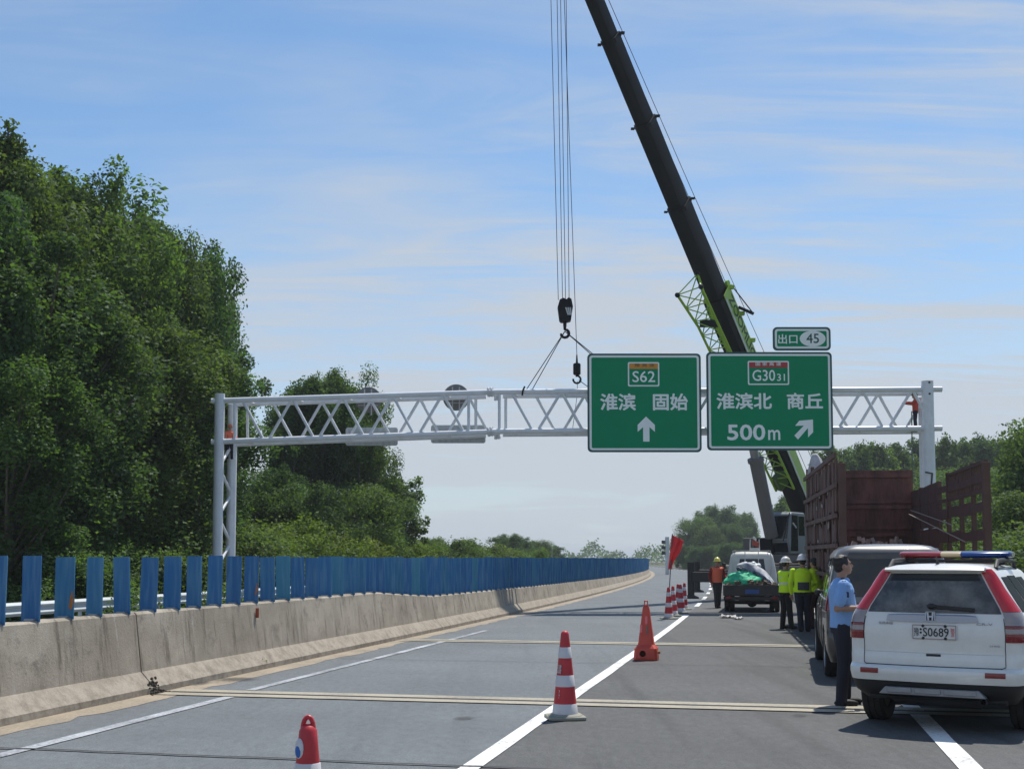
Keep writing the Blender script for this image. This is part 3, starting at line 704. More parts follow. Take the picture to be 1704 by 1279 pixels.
def tree_proto(kind, seed, H, Rr, shoots, per, leaf, mat):
    """returns (trunk mesh, crown mesh) of a unit tree standing at the origin"""
    rs = np.random.RandomState(seed); P, Nn, S, T = [], [], [], []; mb = MB()
    if kind in ('poplar', 'slim'):
        base = 0.06; mb.tube([(0,0,-0.3), (0.04*H/10, 0, H*0.3), (-0.03*H/10, 0.05, H*0.65), (0, 0, H*0.93)], [0.02*H, 0.015*H, 0.008*H, 0.002*H], 9)
    elif kind == 'round':
        base = 0.12; mb.tube([(0,0,-0.3), (0.1, 0, H*0.25), (-0.1, 0.05, H*0.5), (0, 0, H*0.8)], [0.025*H, 0.018*H, 0.012*H, 0.003*H], 8)
    else:
        base = 0.0; mb.tube([(0,0,-0.3), (0, 0.02, H*0.4), (0.03, 0, H*0.7)], [0.02*H, 0.012*H, 0.004*H], 6)
    for i in range(shoots):
        f = (i + rs.rand())/shoots; az = rs.rand()*6.283
        h0 = (base + (0.93 - base)*f)
        if kind == 'slim':
            env = Rr*math.sin(math.pi*min(1, h0*0.62 + 0.36))**0.5; rr = env*rs.rand()**0.5*rs.uniform(0.6, 1.2); rise = rr*rs.uniform(0.6, 1.6)
            cl = 0.035*H*rs.uniform(0.6, 1.5); el = rs.uniform(1.0, 2.0)
        elif kind == 'poplar':
            env = Rr*(1.05*math.sin(math.pi*min(1, (h0 + 0.10)*0.88))**0.55)*(1.0 if h0 < 0.6 else max(0.12, 1 - ((h0-0.6)/0.36)**1.1))
            rr = env*(0.35 + 0.65*rs.rand()**0.5)*rs.uniform(0.8, 1.15); rise = rr*rs.uniform(0.9, 1.8) + 0.02*H
            cl = 0.26 + 0.030*H*rs.uniform(0.6, 1.5)*(1.0 if h0 < 0.7 else 0.55); el = rs.uniform(1.0, 1.9)
        elif kind == 'round':
            env = Rr*math.sin(math.pi*min(1, max(0.0, (h0-0.02))*0.80 + 0.2))**0.6
            rr = env*(0.3 + 0.7*rs.rand()**0.5)*rs.uniform(0.75, 1.15); rise = rr*rs.uniform(0.1, 0.7)
            cl = 0.085*H*rs.uniform(0.6, 1.4); el = rs.uniform(0.7, 1.3)
        else:
            env = Rr*math.sqrt(max(0.05, 1 - (h0*1.02)**2))
            rr = env*rs.rand()**0.5*rs.uniform(0.7, 1.2); rise = rs.uniform(0.0, 0.12)*H
            cl = 0.14*H*rs.uniform(0.6, 1.4); el = rs.uniform(0.7, 1.3)
        b = np.array([0, 0, h0*H*0.86]); tip = np.array([math.cos(az)*rr, math.sin(az)*rr, min(H*(0.90 if kind in ('poplar', 'slim') else 1.0), h0*H*0.92 + rise)])
        if kind != 'bush' or i % 3 == 0: mb.tube([tuple(b), tuple((b + tip)/2 + np.array([0, 0, -0.04*H*rs.rand()])), tuple(tip)], [0.0045*H, 0.003*H, 0.0012*H], 5, cap=False)
        n = int(per*rs.uniform(0.6, 1.4)); k = rs.normal(size=(n, 3)); k /= np.linalg.norm(k, axis=1, keepdims=True)
        rad = rs.rand(n)**0.45
        p = tip + k*rad[:, None]*np.array([cl, cl, cl*el])
        m = int(n*0.30); w = rs.rand(m)[:, None]; p[:m] = b + (tip - b)*(0.25 + 0.75*w) + rs.normal(size=(m, 3))*cl*0.55
        nr = k*0.8 + rs.normal(size=(n, 3))*0.7 + np.array([0, 0, 0.35]); nr /= np.linalg.norm(nr, axis=1, keepdims=True)
        P.append(p); Nn.append(nr); S.append(leaf*rs.uniform(0.6, 1.35, n)); base_t = np.clip(rs.normal(0.45, 0.17), 0.05, 0.95)
        T.append(np.clip(base_t + rs.normal(size=n)*0.14, 0, 1))
    if kind in ('poplar', 'slim'):
        for i in range(34 if kind == 'poplar' else 0):               # upright leading shoots that feather the outline
            q = rs.rand(); az = rs.rand()*6.283; r0 = Rr*(1.0 - q)*rs.uniform(0.5, 0.95)
            hb = H*(0.58 + 0.31*q); c = np.array([math.cos(az)*r0, math.sin(az)*r0, hb]); L_ = H*rs.uniform(0.04, 0.07)
            n = int(per*0.26); w = rs.rand(n)**0.8; wd = 0.34*(1 - w*0.45)*(H/16.0)
            p = c + np.stack([rs.normal(size=n)*wd*0.7, rs.normal(size=n)*wd*0.7, w*L_], 1); nr = rs.normal(size=(n, 3)) + np.array([0, 0, 0.3]); nr /= np.linalg.norm(nr, axis=1, keepdims=True)
            P.append(p); Nn.append(nr); S.append(leaf*rs.uniform(0.6, 1.3, n)); T.append(np.clip(rs.normal(0.5, 0.15) + rs.normal(size=n)*0.14, 0, 1))
            mb.tube([tuple(c - np.array([0, 0, 0.06*H])), tuple(c + np.array([0, 0, L_*0.9]))], [0.0025*H, 0.0008*H], 5, cap=False)
    P, Nn, S, T = map(np.concatenate, (P, Nn, S, T)); P[:, 2] = np.maximum(P[:, 2], 0.05)
    cm = leaves_mesh('crown', P, Nn, S, T, mat)
    tr = mb.build('trunk', BARK, None, smooth=60); tm = tr.data; bpy.data.objects.remove(tr)
    return tm, cm
PROTO = {
 'poplar_a': tree_proto('poplar', 1, 16.0, 3.1, 150, 640, 0.078, LEAF_POPLAR), 'poplar_b': tree_proto('poplar', 2, 16.0, 2.6, 140, 640, 0.078, LEAF_POPLAR),
 'poplar_c': tree_proto('poplar', 3, 15.0, 3.1, 140, 640, 0.078, LEAF_DARK), 'slim_a': tree_proto('slim', 5, 14.0, 1.9, 110, 130, 0.13, LEAF_DARK), 'slim_b': tree_proto('slim', 6, 14.0, 2.3, 110, 130, 0.13, LEAF_POPLAR),
 'round_a': tree_proto('round', 7, 9.0, 3.6, 120, 380, 0.085, LEAF_DARK), 'round_b': tree_proto('round', 8, 9.0, 3.9, 120, 380, 0.085, LEAF_POPLAR), 'round_c': tree_proto('round', 18, 9.0, 3.4, 120, 260, 0.095, LEAF_WILLOW),
 'bush_a': tree_proto('bush', 9, 3.0, 2.4, 80, 300, 0.046, LEAF_BUSH), 'bush_b': tree_proto('bush', 10, 3.0, 2.2, 80, 300, 0.046, LEAF_POPLAR), 'bush_c': tree_proto('bush', 12, 3.0, 2.6, 80, 300, 0.048, LEAF_WILLOW)}
def crown_top(me):
    z = np.empty(len(me.vertices)*3, np.float32); me.vertices.foreach_get('co', z); return float(np.percentile(z[2::3], 99.985))
PH = {k: crown_top(v[1]) for k, v in PROTO.items()}
NAMES = {'poplar': 'poplar_tree', 'slim': 'slim_tree', 'round': 'broadleaf_tree', 'bush': 'bush'}
rt = random.Random(77)
def plant(kind, x, y, h, label, group=None, wide=1.0, rz=None, z=-0.9):
    base = kind.split('_')[0]
    e = empty(NAMES[base], (x, y, z), rt.uniform(0, 6.28) if rz is None else rz, label, 'bush' if base == 'bush' else 'tree', group)
    k = h/PH[kind]; e.scale = (k*wide, k*wide, k)
    tm, cm = PROTO[kind]
    for nm, me in (('trunk', tm), ('crown', cm)):
        o = bpy.data.objects.new(nm, me); C.objects.link(o); o.parent = e
    return e
def plant_px(kind, px, ytop, Y, label, group=None, wide=1.0):
    p = at(px, ytop, Y); return plant(kind, p.x, Y, p.z + 0.9, label, group, wide)
G1 = 'poplars in the dense tall row on the left'
row = [('poplar_c', -95, 270, 33, 0.9), ('poplar_b', 14, 205, 38, 0.95), ('poplar_a', 98, 275, 41, 1.0), ('poplar_c', 155, 322, 43, 0.9), ('poplar_b', 188, 325, 46, 0.8),
       ('poplar_a', 236, 345, 49, 0.8), ('poplar_c', 285, 398, 52, 0.8), ('poplar_b', 335, 440, 55, 0.75)]
labs = ['tall poplar at the left edge of the photo, mostly out of frame', 'tallest poplar, its tip reaching highest near the left edge', 'poplar next right of the tallest one at the left edge',
        'poplar in the middle of the tall left row, crown sloping down right', 'poplar with a single thin tip standing up from the tall left row', 'poplar with a twin open top in the tall left row',
        'poplar second from the right end of the tall left row', 'poplar at the right end of the tall left row, above the gantry end']
for (k, px, yt, Y, w), lab in zip(row, labs): plant_px(k, px, yt, Y, lab, G1, w)
for k, px, yt, Y in (('poplar_c', 60, 420, 36), ('poplar_b', 140, 470, 39), ('poplar_a', 225, 520, 42), ('poplar_c', 285, 560, 45), ('poplar_a', 20, 560, 33), ('poplar_b', 330, 620, 50), ('poplar_b', -20, 320, 44), ('poplar_a', 90, 330, 50)):
    plant_px(k, px, yt, Y, 'lower poplar filling the dense left row between taller ones', G1, 1.35)
G2 = 'trees in the second clump, right of the left gantry columns'
for k, px, yt, Y, w, lab in (('poplar_c', 520, 622, 64, 1.0, 'bushy poplar left in the second clump, with several tips above the truss'), ('poplar_a', 556, 612, 67, 0.95, 'tallest tree of the second clump, tips above the truss'),
      ('poplar_b', 596, 690, 66, 1.1, 'lower tree of the second clump, crown behind the panel sign backs'), ('round_a', 595, 745, 70, 0.85, 'dark round tree in the second clump, under the truss'),
      ('slim_b', 668, 786, 72, 1.3, 'thin open tree on the right rim of the second clump, against the sky'), ('poplar_c', 455, 775, 60, 1.3, 'dark tree between the tall row and the second clump'),
      ('round_b', 590, 800, 62, 1.1, 'dark low tree in front of the second clump'), ('round_a', 510, 800, 57, 1.1, 'dark low tree just right of the left gantry columns'), ('round_a', 618, 850, 74, 0.8, 'low dark tree at the right foot of the second clump')):
    plant_px(k, px, yt, Y, lab, G2, w)
G3 = 'bushes behind the blue boards'
for i, (k, px, yt, Y) in enumerate((('bush_b', 20, 880, 34), ('bush_b', 95, 868, 36), ('bush_b', 170, 890, 38), ('bush_b', 240, 870, 41), ('bush_b', 310, 880, 44), ('bush_b', 55, 800, 38), ('bush_b', 190, 830, 42), ('bush_b', 340, 830, 47), ('bush_b', 130, 905, 33), ('bush_b', 280, 905, 38), ('bush_b', 420, 870, 46))):
    plant_px(k, px, yt, Y, 'dark green bush in the shade at the foot of the tall left poplars', G3, 1.3)
for i, (k, px, yt, Y) in enumerate((('bush_a', 440, 862, 50), ('bush_a', 500, 850, 52), ('bush_a', 545, 868, 56), ('bush_a', 590, 888, 58), ('bush_a', 635, 893, 62), ('bush_c', 400, 895, 44), ('bush_a', 470, 890, 47), ('bush_a', 680, 898, 66),
       ('bush_a', 715, 900, 70), ('bush_c', 745, 893, 76), ('bush_a', 775, 897, 80), ('bush_c', 800, 903, 84), ('bush_a', 830, 905, 90), ('bush_b', 860, 908, 96), ('bush_a', 890, 908, 104))):
    plant_px(k, px, yt, Y, 'yellow green bush in the low hedge running right above the blue boards', G3, 1.25)
G4 = 'small far trees above the blue boards'
for k, px, yt, Y, lab in (('round_b', 712, 892, 96, 'small round tree just right of the second clump, above the boards'), ('round_a', 775, 895, 110, 'small feathery tree above the boards, left of the dark bushy one'), ('round_a', 847, 886, 150, 'dark bushy far tree standing out above the boards'),
      ('round_a', 866, 892, 155, 'dark far tree touching the bushy one on its right'), ('round_c', 899, 897, 190, 'open grey far tree above the boards beside the white poles'), ('round_a', 917, 905, 210, 'small far tree right of the white poles')):
    plant_px(k, px, yt, Y, lab, G4, 1.15)
G5 = 'trees beyond the bend on the right side of the road'
for k, px, yt, Y, w, lab in (('round_a', 1196, 838, 235, 1.0, 'tallest tree of the clump beyond the bend, behind the white pickup'), ('round_b', 1160, 858, 225, 1.0, 'left tree of the clump beyond the bend, beside the red flag'), ('round_a', 1232, 850, 245, 0.9, 'right tree of the clump beyond the bend, left of the crane cylinder'),
      ('round_c', 1180, 872, 215, 0.9, 'paler lower tree in the clump beyond the bend'), ('round_a', 1213, 868, 218, 0.9, 'low dark tree in the clump beyond the bend')):
    plant_px(k, px, yt, Y, lab, G5, w)
for px, yt, Y, k in ((1140, 905, 200, 'round_a'), (1160, 908, 195, 'round_a'), (1185, 905, 195, 'round_a'), (1212, 900, 190, 'round_a'), (1238, 900, 190, 'round_a'), (1262, 895, 185, 'round_a'), (1285, 890, 180, 'round_a')):
    plant_px(k, px, yt, Y, 'low dark tree under the tree clump beyond the bend', 'low trees beyond the bend', 1.1)
plant_px('round_a', 1318, 822, 150, 'dark tree behind the crane cab, beside the boom foot', G5, 0.8)
G6 = 'slim poplars in the distant row on the right'
xs = [1378, 1398, 1428, 1446, 1468, 1493, 1512, 1531, 1560, 1566, 1590, 1608, 1628, 1643, 1662, 1681, 1700, 1722]
ys = [752, 758, 744, 752, 748, 750, 758, 742, 735, 752, 742, 752, 734, 744, 738, 742, 735, 730]
for i, (x, y) in enumerate(zip(xs, ys)):
    lab = 'slim dark poplar in the distant row behind the rusty truck, one of many alike'
    if i == 0: lab = 'first slim poplar of the distant row, showing beside the white bundle'
    if x == 1560: lab = 'tall slim poplar just right of the right gantry column'
    plant_px('slim_a' if i % 2 else 'slim_b', x, y - 14, 138 + (i*7) % 13, lab, G6, 1.0 if i % 2 else 0.9)
for x, y, Y in ((1395, 772, 128), (1425, 768, 130), (1460, 770, 126), (1500, 764, 124), (1538, 768, 122), (1575, 768, 118), (1615, 764, 112), (1650, 770, 105), (1690, 764, 98), (1730, 760, 98)):
    plant_px('round_b', x, y + 12, Y, 'bushy green tree below the slim poplars of the distant row', 'green trees below the distant poplars', 1.1)
for k, px, yt, Y, w, lab in (('round_c', 1752, 690, 52, 0.9, 'feathery pale tree leaning in at the right edge of the photo'), ('round_c', 1700, 812, 46, 1.2, 'pale green tree at the right edge below the feathery one'), ('round_b', 1668, 800, 62, 1.0, 'mid green tree right of the rusty truck')):
    plant_px(k, px, yt, Y, lab, 'trees close on the right', w)
for k, px, yt, Y in (('bush_c', 1690, 862, 40), ('bush_c', 1650, 868, 46), ('bush_c', 1600, 866, 50), ('bush_b', 1560, 868, 54), ('bush_c', 1720, 880, 36)):
    plant_px(k, px, yt, Y, 'pale green bush on the right roadside behind the rusty truck', 'bushes on the right roadside', 1.4)
# far wood on the horizon, one mass
rs = np.random.RandomState(4); n = 26000
xx = rs.uniform(-120, 330, n); hh = 4.5 + 2.2*np.sin(xx*0.21) + 1.6*np.sin(xx*0.53 + 1) + rs.normal(size=n)*0.6
pos = np.stack([xx, 520 + rs.uniform(0, 60, n), -0.9 + np.maximum(0.5, hh)*rs.rand(n)**0.6*1.25], 1); nr = rs.normal(size=(n, 3)); nr /= np.linalg.norm(nr, axis=1, keepdims=True)
o = bpy.data.objects.new('far_wood', leaves_mesh('far_wood', pos, nr, rs.uniform(0.35, 0.8, n), rs.rand(n), LEAF_DARK)); C.objects.link(o)
tag(o, 'far line of woods on the horizon, hazy and reading as one mass', 'wood', kind='stuff')
# undergrowth strip behind the far guard rail
n = 30000; rs = np.random.RandomState(6); s_ = rs.uniform(8, 120, n); t_ = -19.4 - rs.rand(n)*6
pos = np.array([road(a, b, 0) for a, b in zip(s_, t_)]); hh = 0.7 + 0.7*np.sin(s_*0.9 + t_)*np.sin(s_*0.37) ; pos[:, 2] = -0.9 + (np.clip(hh, 0.2, 2) + 0.5)*rs.rand(n)
nr = rs.normal(size=(n, 3)) + np.array([0, 0, 0.5]); nr /= np.linalg.norm(nr, axis=1, keepdims=True)
o = bpy.data.objects.new('undergrowth', leaves_mesh('undergrowth', pos, nr, rs.uniform(0.05, 0.11, n), rs.rand(n), LEAF_BUSH)); C.objects.link(o)
tag(o, 'tangled green undergrowth behind the far guard rail, below the poplars', 'undergrowth', kind='stuff')
# weeds in the gutter
def weed(px, py, h, label):
    p = ground(px, py); n = 60; rs = np.random.RandomState(int(px)); k = rs.normal(size=(n, 3))*np.array([0.05, 0.05, 0]) ; k[:, 2] = rs.rand(n)*h
    nr = rs.normal(size=(n, 3)); nr /= np.linalg.norm(nr, axis=1, keepdims=True)
    o = bpy.data.objects.new('weed', leaves_mesh('weed', k, nr, rs.uniform(0.012, 0.03, n), rs.rand(n), LEAF_BUSH)); C.objects.link(o); o.location = p; tag(o, label, 'weed')
weed(437, 1112, 0.16, 'small green weed growing at the foot of the concrete barrier')
weed(222, 1140, 0.12, 'tiny weed in the open joint at the foot of the barrier')
# ---------------------------------------------------------------- vehicles
GLASS = M('dark_glass', (0.012, 0.014, 0.015), 0.06, var=0.0, spec=0.6)
RUBBER = M('tyre_rubber', (0.022, 0.021, 0.020), 0.85, var=0.15, scale=12, bump=0.2, bscale=60)
BLACK = M('black_plastic', (0.020, 0.020, 0.021), 0.6, var=0.1, scale=8)
CHROME = M('chrome', (0.50, 0.55, 0.66), 0.28, 0.55, var=0.0)
ALLOY = M('alloy', (0.42, 0.43, 0.45), 0.35, 0.8, var=0.05)
SEAM = M('panel_gap', (0.035, 0.035, 0.035), 0.8)
RED_LENS = M('red_lens', (0.50, 0.012, 0.018), 0.10, var=0.05, spec=0.6, coat=0.6)
DRED_LENS = M('dark_red_lens', (0.20, 0.006, 0.012), 0.12, var=0.05, coat=0.5)
CLEAR_LENS = M('clear_lens', (0.30, 0.26, 0.26), 0.15, var=0.08, scale=20, coat=0.6)
class Body:
    """rounded car shell: plan outlines at rising heights, local +Y forward, +X right"""
    def __init__(s, lv): s.lv = np.array(lv, float)     # z, y_rear, y_front, w_rear, w_front, r_corner, bow
    def par(s, z):
        return [float(np.interp(z, s.lv[:, 0], s.lv[:, k])) for k in range(1, 7)]
    def S(s, z, p):
        sg = 1 if p >= 0 else -1; p = abs(p); yr, yf, w, wf, r, bow = s.par(z); r = min(r, w*0.9)
        L = yf - yr
        if p <= 0.25:
            x = (w - r)*p/0.25; y = yr + bow*(x/w)**2
        elif p <= 0.4:
            a = (p - 0.25)/0.15*math.pi/2; b0 = yr + bow*((w - r)/w)**2
            x = w - r + r*math.sin(a)**0.85; y = b0 + r*(1 - math.cos(a)**0.85)
        elif p <= 0.75:
            u = (p - 0.4)/0.35; y0 = yr + bow*((w-r)/w)**2 + r; y1 = yf - 0.25*L*0.25 - r
            y = y0 + (y1 - y0)*u; x = w + (wf - w)*u**2
        elif p <= 0.9:
            a = (p - 0.75)/0.15*math.pi/2; y1 = yf - 0.25*L*0.25 - r
            x = wf - min(r, wf*0.8)*(1 - math.cos(a)); y = y1 + (r + 0.25*L*0.25*0.6)*math.sin(a)
        else:
            u = (p - 0.9)/0.1; y = (yf - 0.25*L*0.25 + 0.25*L*0.25*0.6) + 0.25*L*0.25*0.4*math.sin(u*math.pi/2); x = (wf - min(r, wf*0.8))*(1 - u)
        return Vector((sg*x, y, z))
    def N(s, z, p):
        e = 0.004; a = s.S(z + e, p) - s.S(z - e, p); q = p if abs(p) > 0.002 else 0.002
        b = s.S(z, q + 0.003) - s.S(z, q - 0.003); n = b.cross(a)
        if n.length < 1e-9: return Vector((0, -1, 0))
        n.normalize(); return n
    def shell(s, zs, pn=84):
        rings = []
        for z in zs:
            rings.append([s.S(z, -1 + 2*j/pn) for j in range(pn)])
        return MB().loft(rings)
    def patch(s, name, mat, z0, z1, p0, p1, parent, off=0.006, nz=10, np_=10, depth=0.03):
        f0 = p0 if callable(p0) else (lambda z: p0); f1 = p1 if callable(p1) else (lambda z: p1); rows = []
        for i in range(nz+1):
            z = z0 + (z1 - z0)*i/nz; row = []
            for j in range(np_+1):
                p = f0(z) + (f1(z) - f0(z))*j/np_; row.append(s.S(z, p) + s.N(z, p)*off)
            rows.append(row)
        mb = MB().grid(rows)
        # skirt back into the body
        edge = [(0, j) for j in range(np_+1)] + [(i, np_) for i in range(1, nz+1)] + [(nz, j) for j in range(np_-1, -1, -1)] + [(i, 0) for i in range(nz-1, 0, -1)]
        ring = []; inner = []
        for i, j in edge:
            z = z0 + (z1 - z0)*i/nz; p = f0(z) + (f1(z) - f0(z))*j/np_
            ring.append(rows[i][j]); inner.append(s.S(z, p) + s.N(z, p)*(off - depth))
        k = len(ring); mb.add(ring + inner, [(a, (a+1) % k, k + (a+1) % k, k + a) for a in range(k)])
        o = mb.build(name, mat, parent, smooth=50); return o
    def line(s, pts, w, parent, mat=None, off=0.003, name='panel_gap', n=10):
        mb = MB()
        for (z0, p0), (z1, p1) in zip(pts[:-1], pts[1:]):
            q = [s.S(z0 + (z1-z0)*i/n, p0 + (p1-p0)*i/n) + s.N(z0 + (z1-z0)*i/n, p0 + (p1-p0)*i/n)*off for i in range(n+1)]
            mb.tube(q, w/2, 5)
        return mb.build(name, mat or SEAM, parent)
    def pat(s, x, z):
        """side parameter p whose x at height z is about x (rear face)"""
        w, r = s.par(z)[2], s.par(z)[4]
        return (1 if x >= 0 else -1)*min(0.4, abs(x)/max(1e-3, w - min(r, w*0.9))*0.25)
def wheel(parent, x, y, r, w, rim_mat, side, name='wheel', hub=0.62):
    mb = MB(); rot = Matrix.Rotation(R(90), 3, 'Y')
    prof = [(r*hub, -w/2+0.01), (r*0.93, -w/2), (r*0.985, -w/2 + 0.02), (r, -w/2 + 0.05), (r, w/2 - 0.05), (r*0.985, w/2 - 0.02), (r*0.93, w/2), (r*hub, w/2-0.01)]
    o = mb.lathe(prof, 36, (0,0,0), rot, cap=False)
    k = 40
    for j in range(k):                                     # tread blocks
        a = 2*math.pi*j/k
        for dx in (-w*0.28, 0, w*0.28):
            c = Vector((dx, math.cos(a)*r*0.998, math.sin(a)*r*0.998)); mb.box(c, (w*0.22, 0.02*r/0.3, 0.05*r/0.3), Matrix.Rotation(a, 3, 'X'))
    wo = mb.build(name, RUBBER, parent, smooth=40); wo.location = (x, y, r)
    m2 = MB(); m2.lathe([(0.001, side*w*0.30), (r*0.18, side*w*0.34), (r*0.2, side*w*0.25), (r*hub*0.9, side*w*0.22), (r*hub*1.01, side*w*0.45), (r*hub*1.02, -side*w*0.05), (0.001, -side*w*0.05)], 28, (0,0,0), rot, cap=False)
    for j in range(5):
        a = 2*math.pi*j/5; m2.box((side*w*0.30, math.cos(a)*r*0.36, math.sin(a)*r*0.36), (0.03, 0.07*r/0.34, r*0.5), Matrix.Rotation(a - math.pi/2, 3, 'X'))
    m2.build('rim', rim_mat, wo, smooth=40)
    MB().lathe([(0.001, -side*w*0.36), (r*hub*1.04, -side*w*0.36), (r*hub*1.04, -side*w*0.10), (0.001, -side*w*0.30)], 24, (0,0,0), rot, cap=False).build('brake_drum', BLACK, wo, smooth=40)
    return wo
def cut(o, cutters):
    for c in cutters:
        md = o.modifiers.new('cut', 'BOOLEAN'); md.operation = 'DIFFERENCE'; md.object = c; md.solver = 'EXACT'
    me_mat = o.data.materials[0]; sm = 35
    bake(o); o.data.set_sharp_from_angle(angle=R(sm))
    for c in cutters: bpy.data.objects.remove(c)
def arch(x, y, r, w, parent):
    c = MB().lathe([(r, -w), (r, w)], 32, (0, 0, 0), Matrix.Rotation(R(90), 3, 'Y')).build('arch', BLACK, parent, smooth=0); c.location = (x, y, r*0.93); return c

# ------------------------------------------------ white police SUV
PAINT_W = M('white_paint', (0.76, 0.755, 0.715), 0.28, var=0.015, scale=2, coat=0.5, spec=0.5, dirt=(0.56, 0.55, 0.53), dirt_amt=0.35, dscale=3)
SUV_AZ = R(32)
suv = empty('police_car', (4.085, 11.87, 0), SUV_AZ, 'white police SUV seen from behind, with a red and blue light bar on its roof', 'car')
lv = [(0.24, .30, 4.35, .78, .72, .18, .05), (0.34, .10, 4.45, .86, .82, .22, .07), (0.45, .03, 4.48, .895, .86, .24, .09), (0.53, .0, 4.50, .908, .87, .24, .10), (0.575, .005, 4.50, .908, .87, .24, .10), (0.600, .05, 4.48, .906, .87, .22, .10),
      (0.612, .105, 4.48, .905, .87, .16, .11), (0.70, .108, 4.47, .907, .87, .16, .11), (0.74, .122, 4.47, .908, .87, .16, .11), (0.80, .12, 4.46, .908, .87, .16, .11), (0.92, .115, 4.42, .908, .86, .16, .11), (1.02, .12, 4.25, .90, .84, .16, .11), (1.10, .145, 3.55, .885, .80, .16, .11), (1.15, .165, 3.32, .865, .78, .16, .11), (1.25, .205, 3.12, .80, .73, .15, .10),
      (1.38, .262, 2.86, .715, .67, .14, .09), (1.50, .318, 2.60, .645, .62, .13, .08), (1.57, .335, 2.42, .600, .58, .13, .08), (1.605, .35, 2.25, .555, .54, .15, .08), (1.63, .40, 2.05, .47, .46, .2, .08), (1.645, .50, 1.85, .33, .33, .2, .05), (1.65, .70, 1.6, .12, .12, .1, .03)]
B = Body(lv)
zs = [0.45, 0.48, 0.51, 0.53, 0.555, 0.575, 0.59, 0.60, 0.606, 0.612, 0.64, 0.67, 0.70, 0.715, 0.74, 0.77] + list(np.arange(0.80, 1.60, 0.035)) + [1.605, 1.62, 1.63, 1.638, 1.645, 1.65]
body = B.shell(zs).build('body', PAINT_W, suv, smooth=38)
low = B.shell([0.24, 0.28, 0.34, 0.40, 0.445]).build('lower_bumper', BLACK, suv, smooth=38)
for o_ in (body, low):
    cut(o_, [arch(sx*0.9, yy, 0.40, 0.28, suv) for sx in (-1, 1) for yy in (0.95, 3.60)])
for sx in (-1, 1):
    for yy in (0.95, 3.60): wheel(suv, sx*0.785, yy, 0.352, 0.235, ALLOY, sx)
li = lambda z: float(np.interp(z, [0.84, 0.95, 1.10, 1.20, 1.40, 1.58], [0.735, 0.735, 0.725, 0.685, 0.565, 0.465]))     # inner edge of the lamps
lo = lambda z: float(np.interp(z, [0.84, 0.9, 1.05, 1.2, 1.4, 1.58], [0.385, 0.405, 0.405, 0.385, 0.36, 0.345]))
def inner(sg): return lambda z: sg*B.pat(li(z), z)
for sg in (-1, 1):
    a, b_ = (inner(1), lambda z: lo(z)) if sg > 0 else (lambda z: -lo(z), inner(-1))
    lamp = B.patch('tail_lamp', RED_LENS, 1.165, 1.585, a, b_, suv, 0.014, 14, 8)
    B.patch('reversing_lens', CLEAR_LENS, 1.03, 1.160, a, b_, lamp, 0.014, 5, 8)
    B.patch('lamp_band', DRED_LENS, 1.003, 1.027, a, b_, lamp, 0.013, 2, 8)
    B.patch('indicator_lens', CLEAR_LENS, 0.955, 1.000, a, b_, lamp, 0.014, 3, 8)
    B.patch('brake_lens', DRED_LENS, 0.868, 0.952, a, b_, lamp, 0.014, 4, 8)
    # reflectors low in the bumper
    q0, q1 = sorted((sg*0.205, sg*0.275)); B.patch('reflector', DRED_LENS, 0.525, 0.572, q0, q1, suv, 0.008, 2, 6)
    # side and quarter windows
    q0, q1 = sorted((sg*0.412, sg*0.485)); GLASS_S = M('side_glass_dark', (0.010, 0.014, 0.012), 0.4, var=0.0, spec=0.02)
    B.patch('quarter_window', GLASS_S, 1.16, 1.51, q0, q1, suv, 0.005, 8, 6)
    q0, q1 = sorted((sg*0.495, sg*0.58)); B.patch('side_window', GLASS_S, 1.17, 1.52, q0, q1, suv, 0.005, 8, 6)
    q0, q1 = sorted((sg*0.59, sg*0.66)); B.patch('side_window', GLASS_S, 1.17, 1.50, q0, q1, suv, 0.005, 8, 6)
    B.line([(0.715, sg*0.44), (0.93, sg*0.445), (1.15, sg*0.485), (1.52, sg*0.487)], 0.006, suv)
    mb = MB(); mb.tube([B.S(1.595, sg*0.41) + Vector((0, 0.10, 0.0)), B.S(1.60, sg*0.43) + Vector((0, 0.16, 0.075)), B.S(1.60, sg*0.55) + Vector((0, 0, 0.085)), B.S(1.60, sg*0.70) + Vector((0, 0, 0.075)), B.S(1.595, sg*0.73) + Vector((0,0,0.0))], 0.024, 10)
    mb.build('roof_rail', BLACK, suv)
    mb = MB().ell((sg*1.0, 3.05, 1.12), (0.12, 0.07, 0.08)); mb.build('wing_mirror', PAINT_W, suv)
gi = lambda z: B.pat(li(z) - 0.015, z)
GLASS_D = M('dusty_glass_reflections', (0.045, 0.044, 0.042), 0.10, var=0.3, scale=2.5, spec=0.8, dirt=(0.20, 0.20, 0.19), dirt_amt=0.85, dscale=2.6)  # dust, plus pale blotches painting in the sky and tree reflections
glass = B.patch('rear_window', GLASS_D, 1.145, 1.545, lambda z: -gi(z), gi, suv, 0.004, 14, 22)
B.patch('window_top_band', M('dark_top_band', (0.006, 0.007, 0.008), 0.3), 1.47, 1.545, lambda z: -gi(z)*0.93, lambda z: gi(z)*0.93, glass, 0.006, 4, 16)  # darker band across the top of the rear glass
# spoiler over the rear window
mb = MB(); rows = []
for i in range(21):
    u = -1 + 2*i/20; x = 0.52*u; y0 = 0.30 + 0.05*u*u
    rows.append([Vector((x, y0 - 0.05, 1.568)), Vector((x, y0 - 0.065, 1.585)), Vector((x, y0 - 0.03, 1.607)), Vector((x, y0 + 0.25, 1.638 - 0.03*u*u)), Vector((x, y0 + 0.25, 1.60 - 0.03*u*u)), Vector((x, y0 + 0.02, 1.562))])
mb.loft(rows); mb.build('roof_spoiler', PAINT_W, suv, smooth=50)
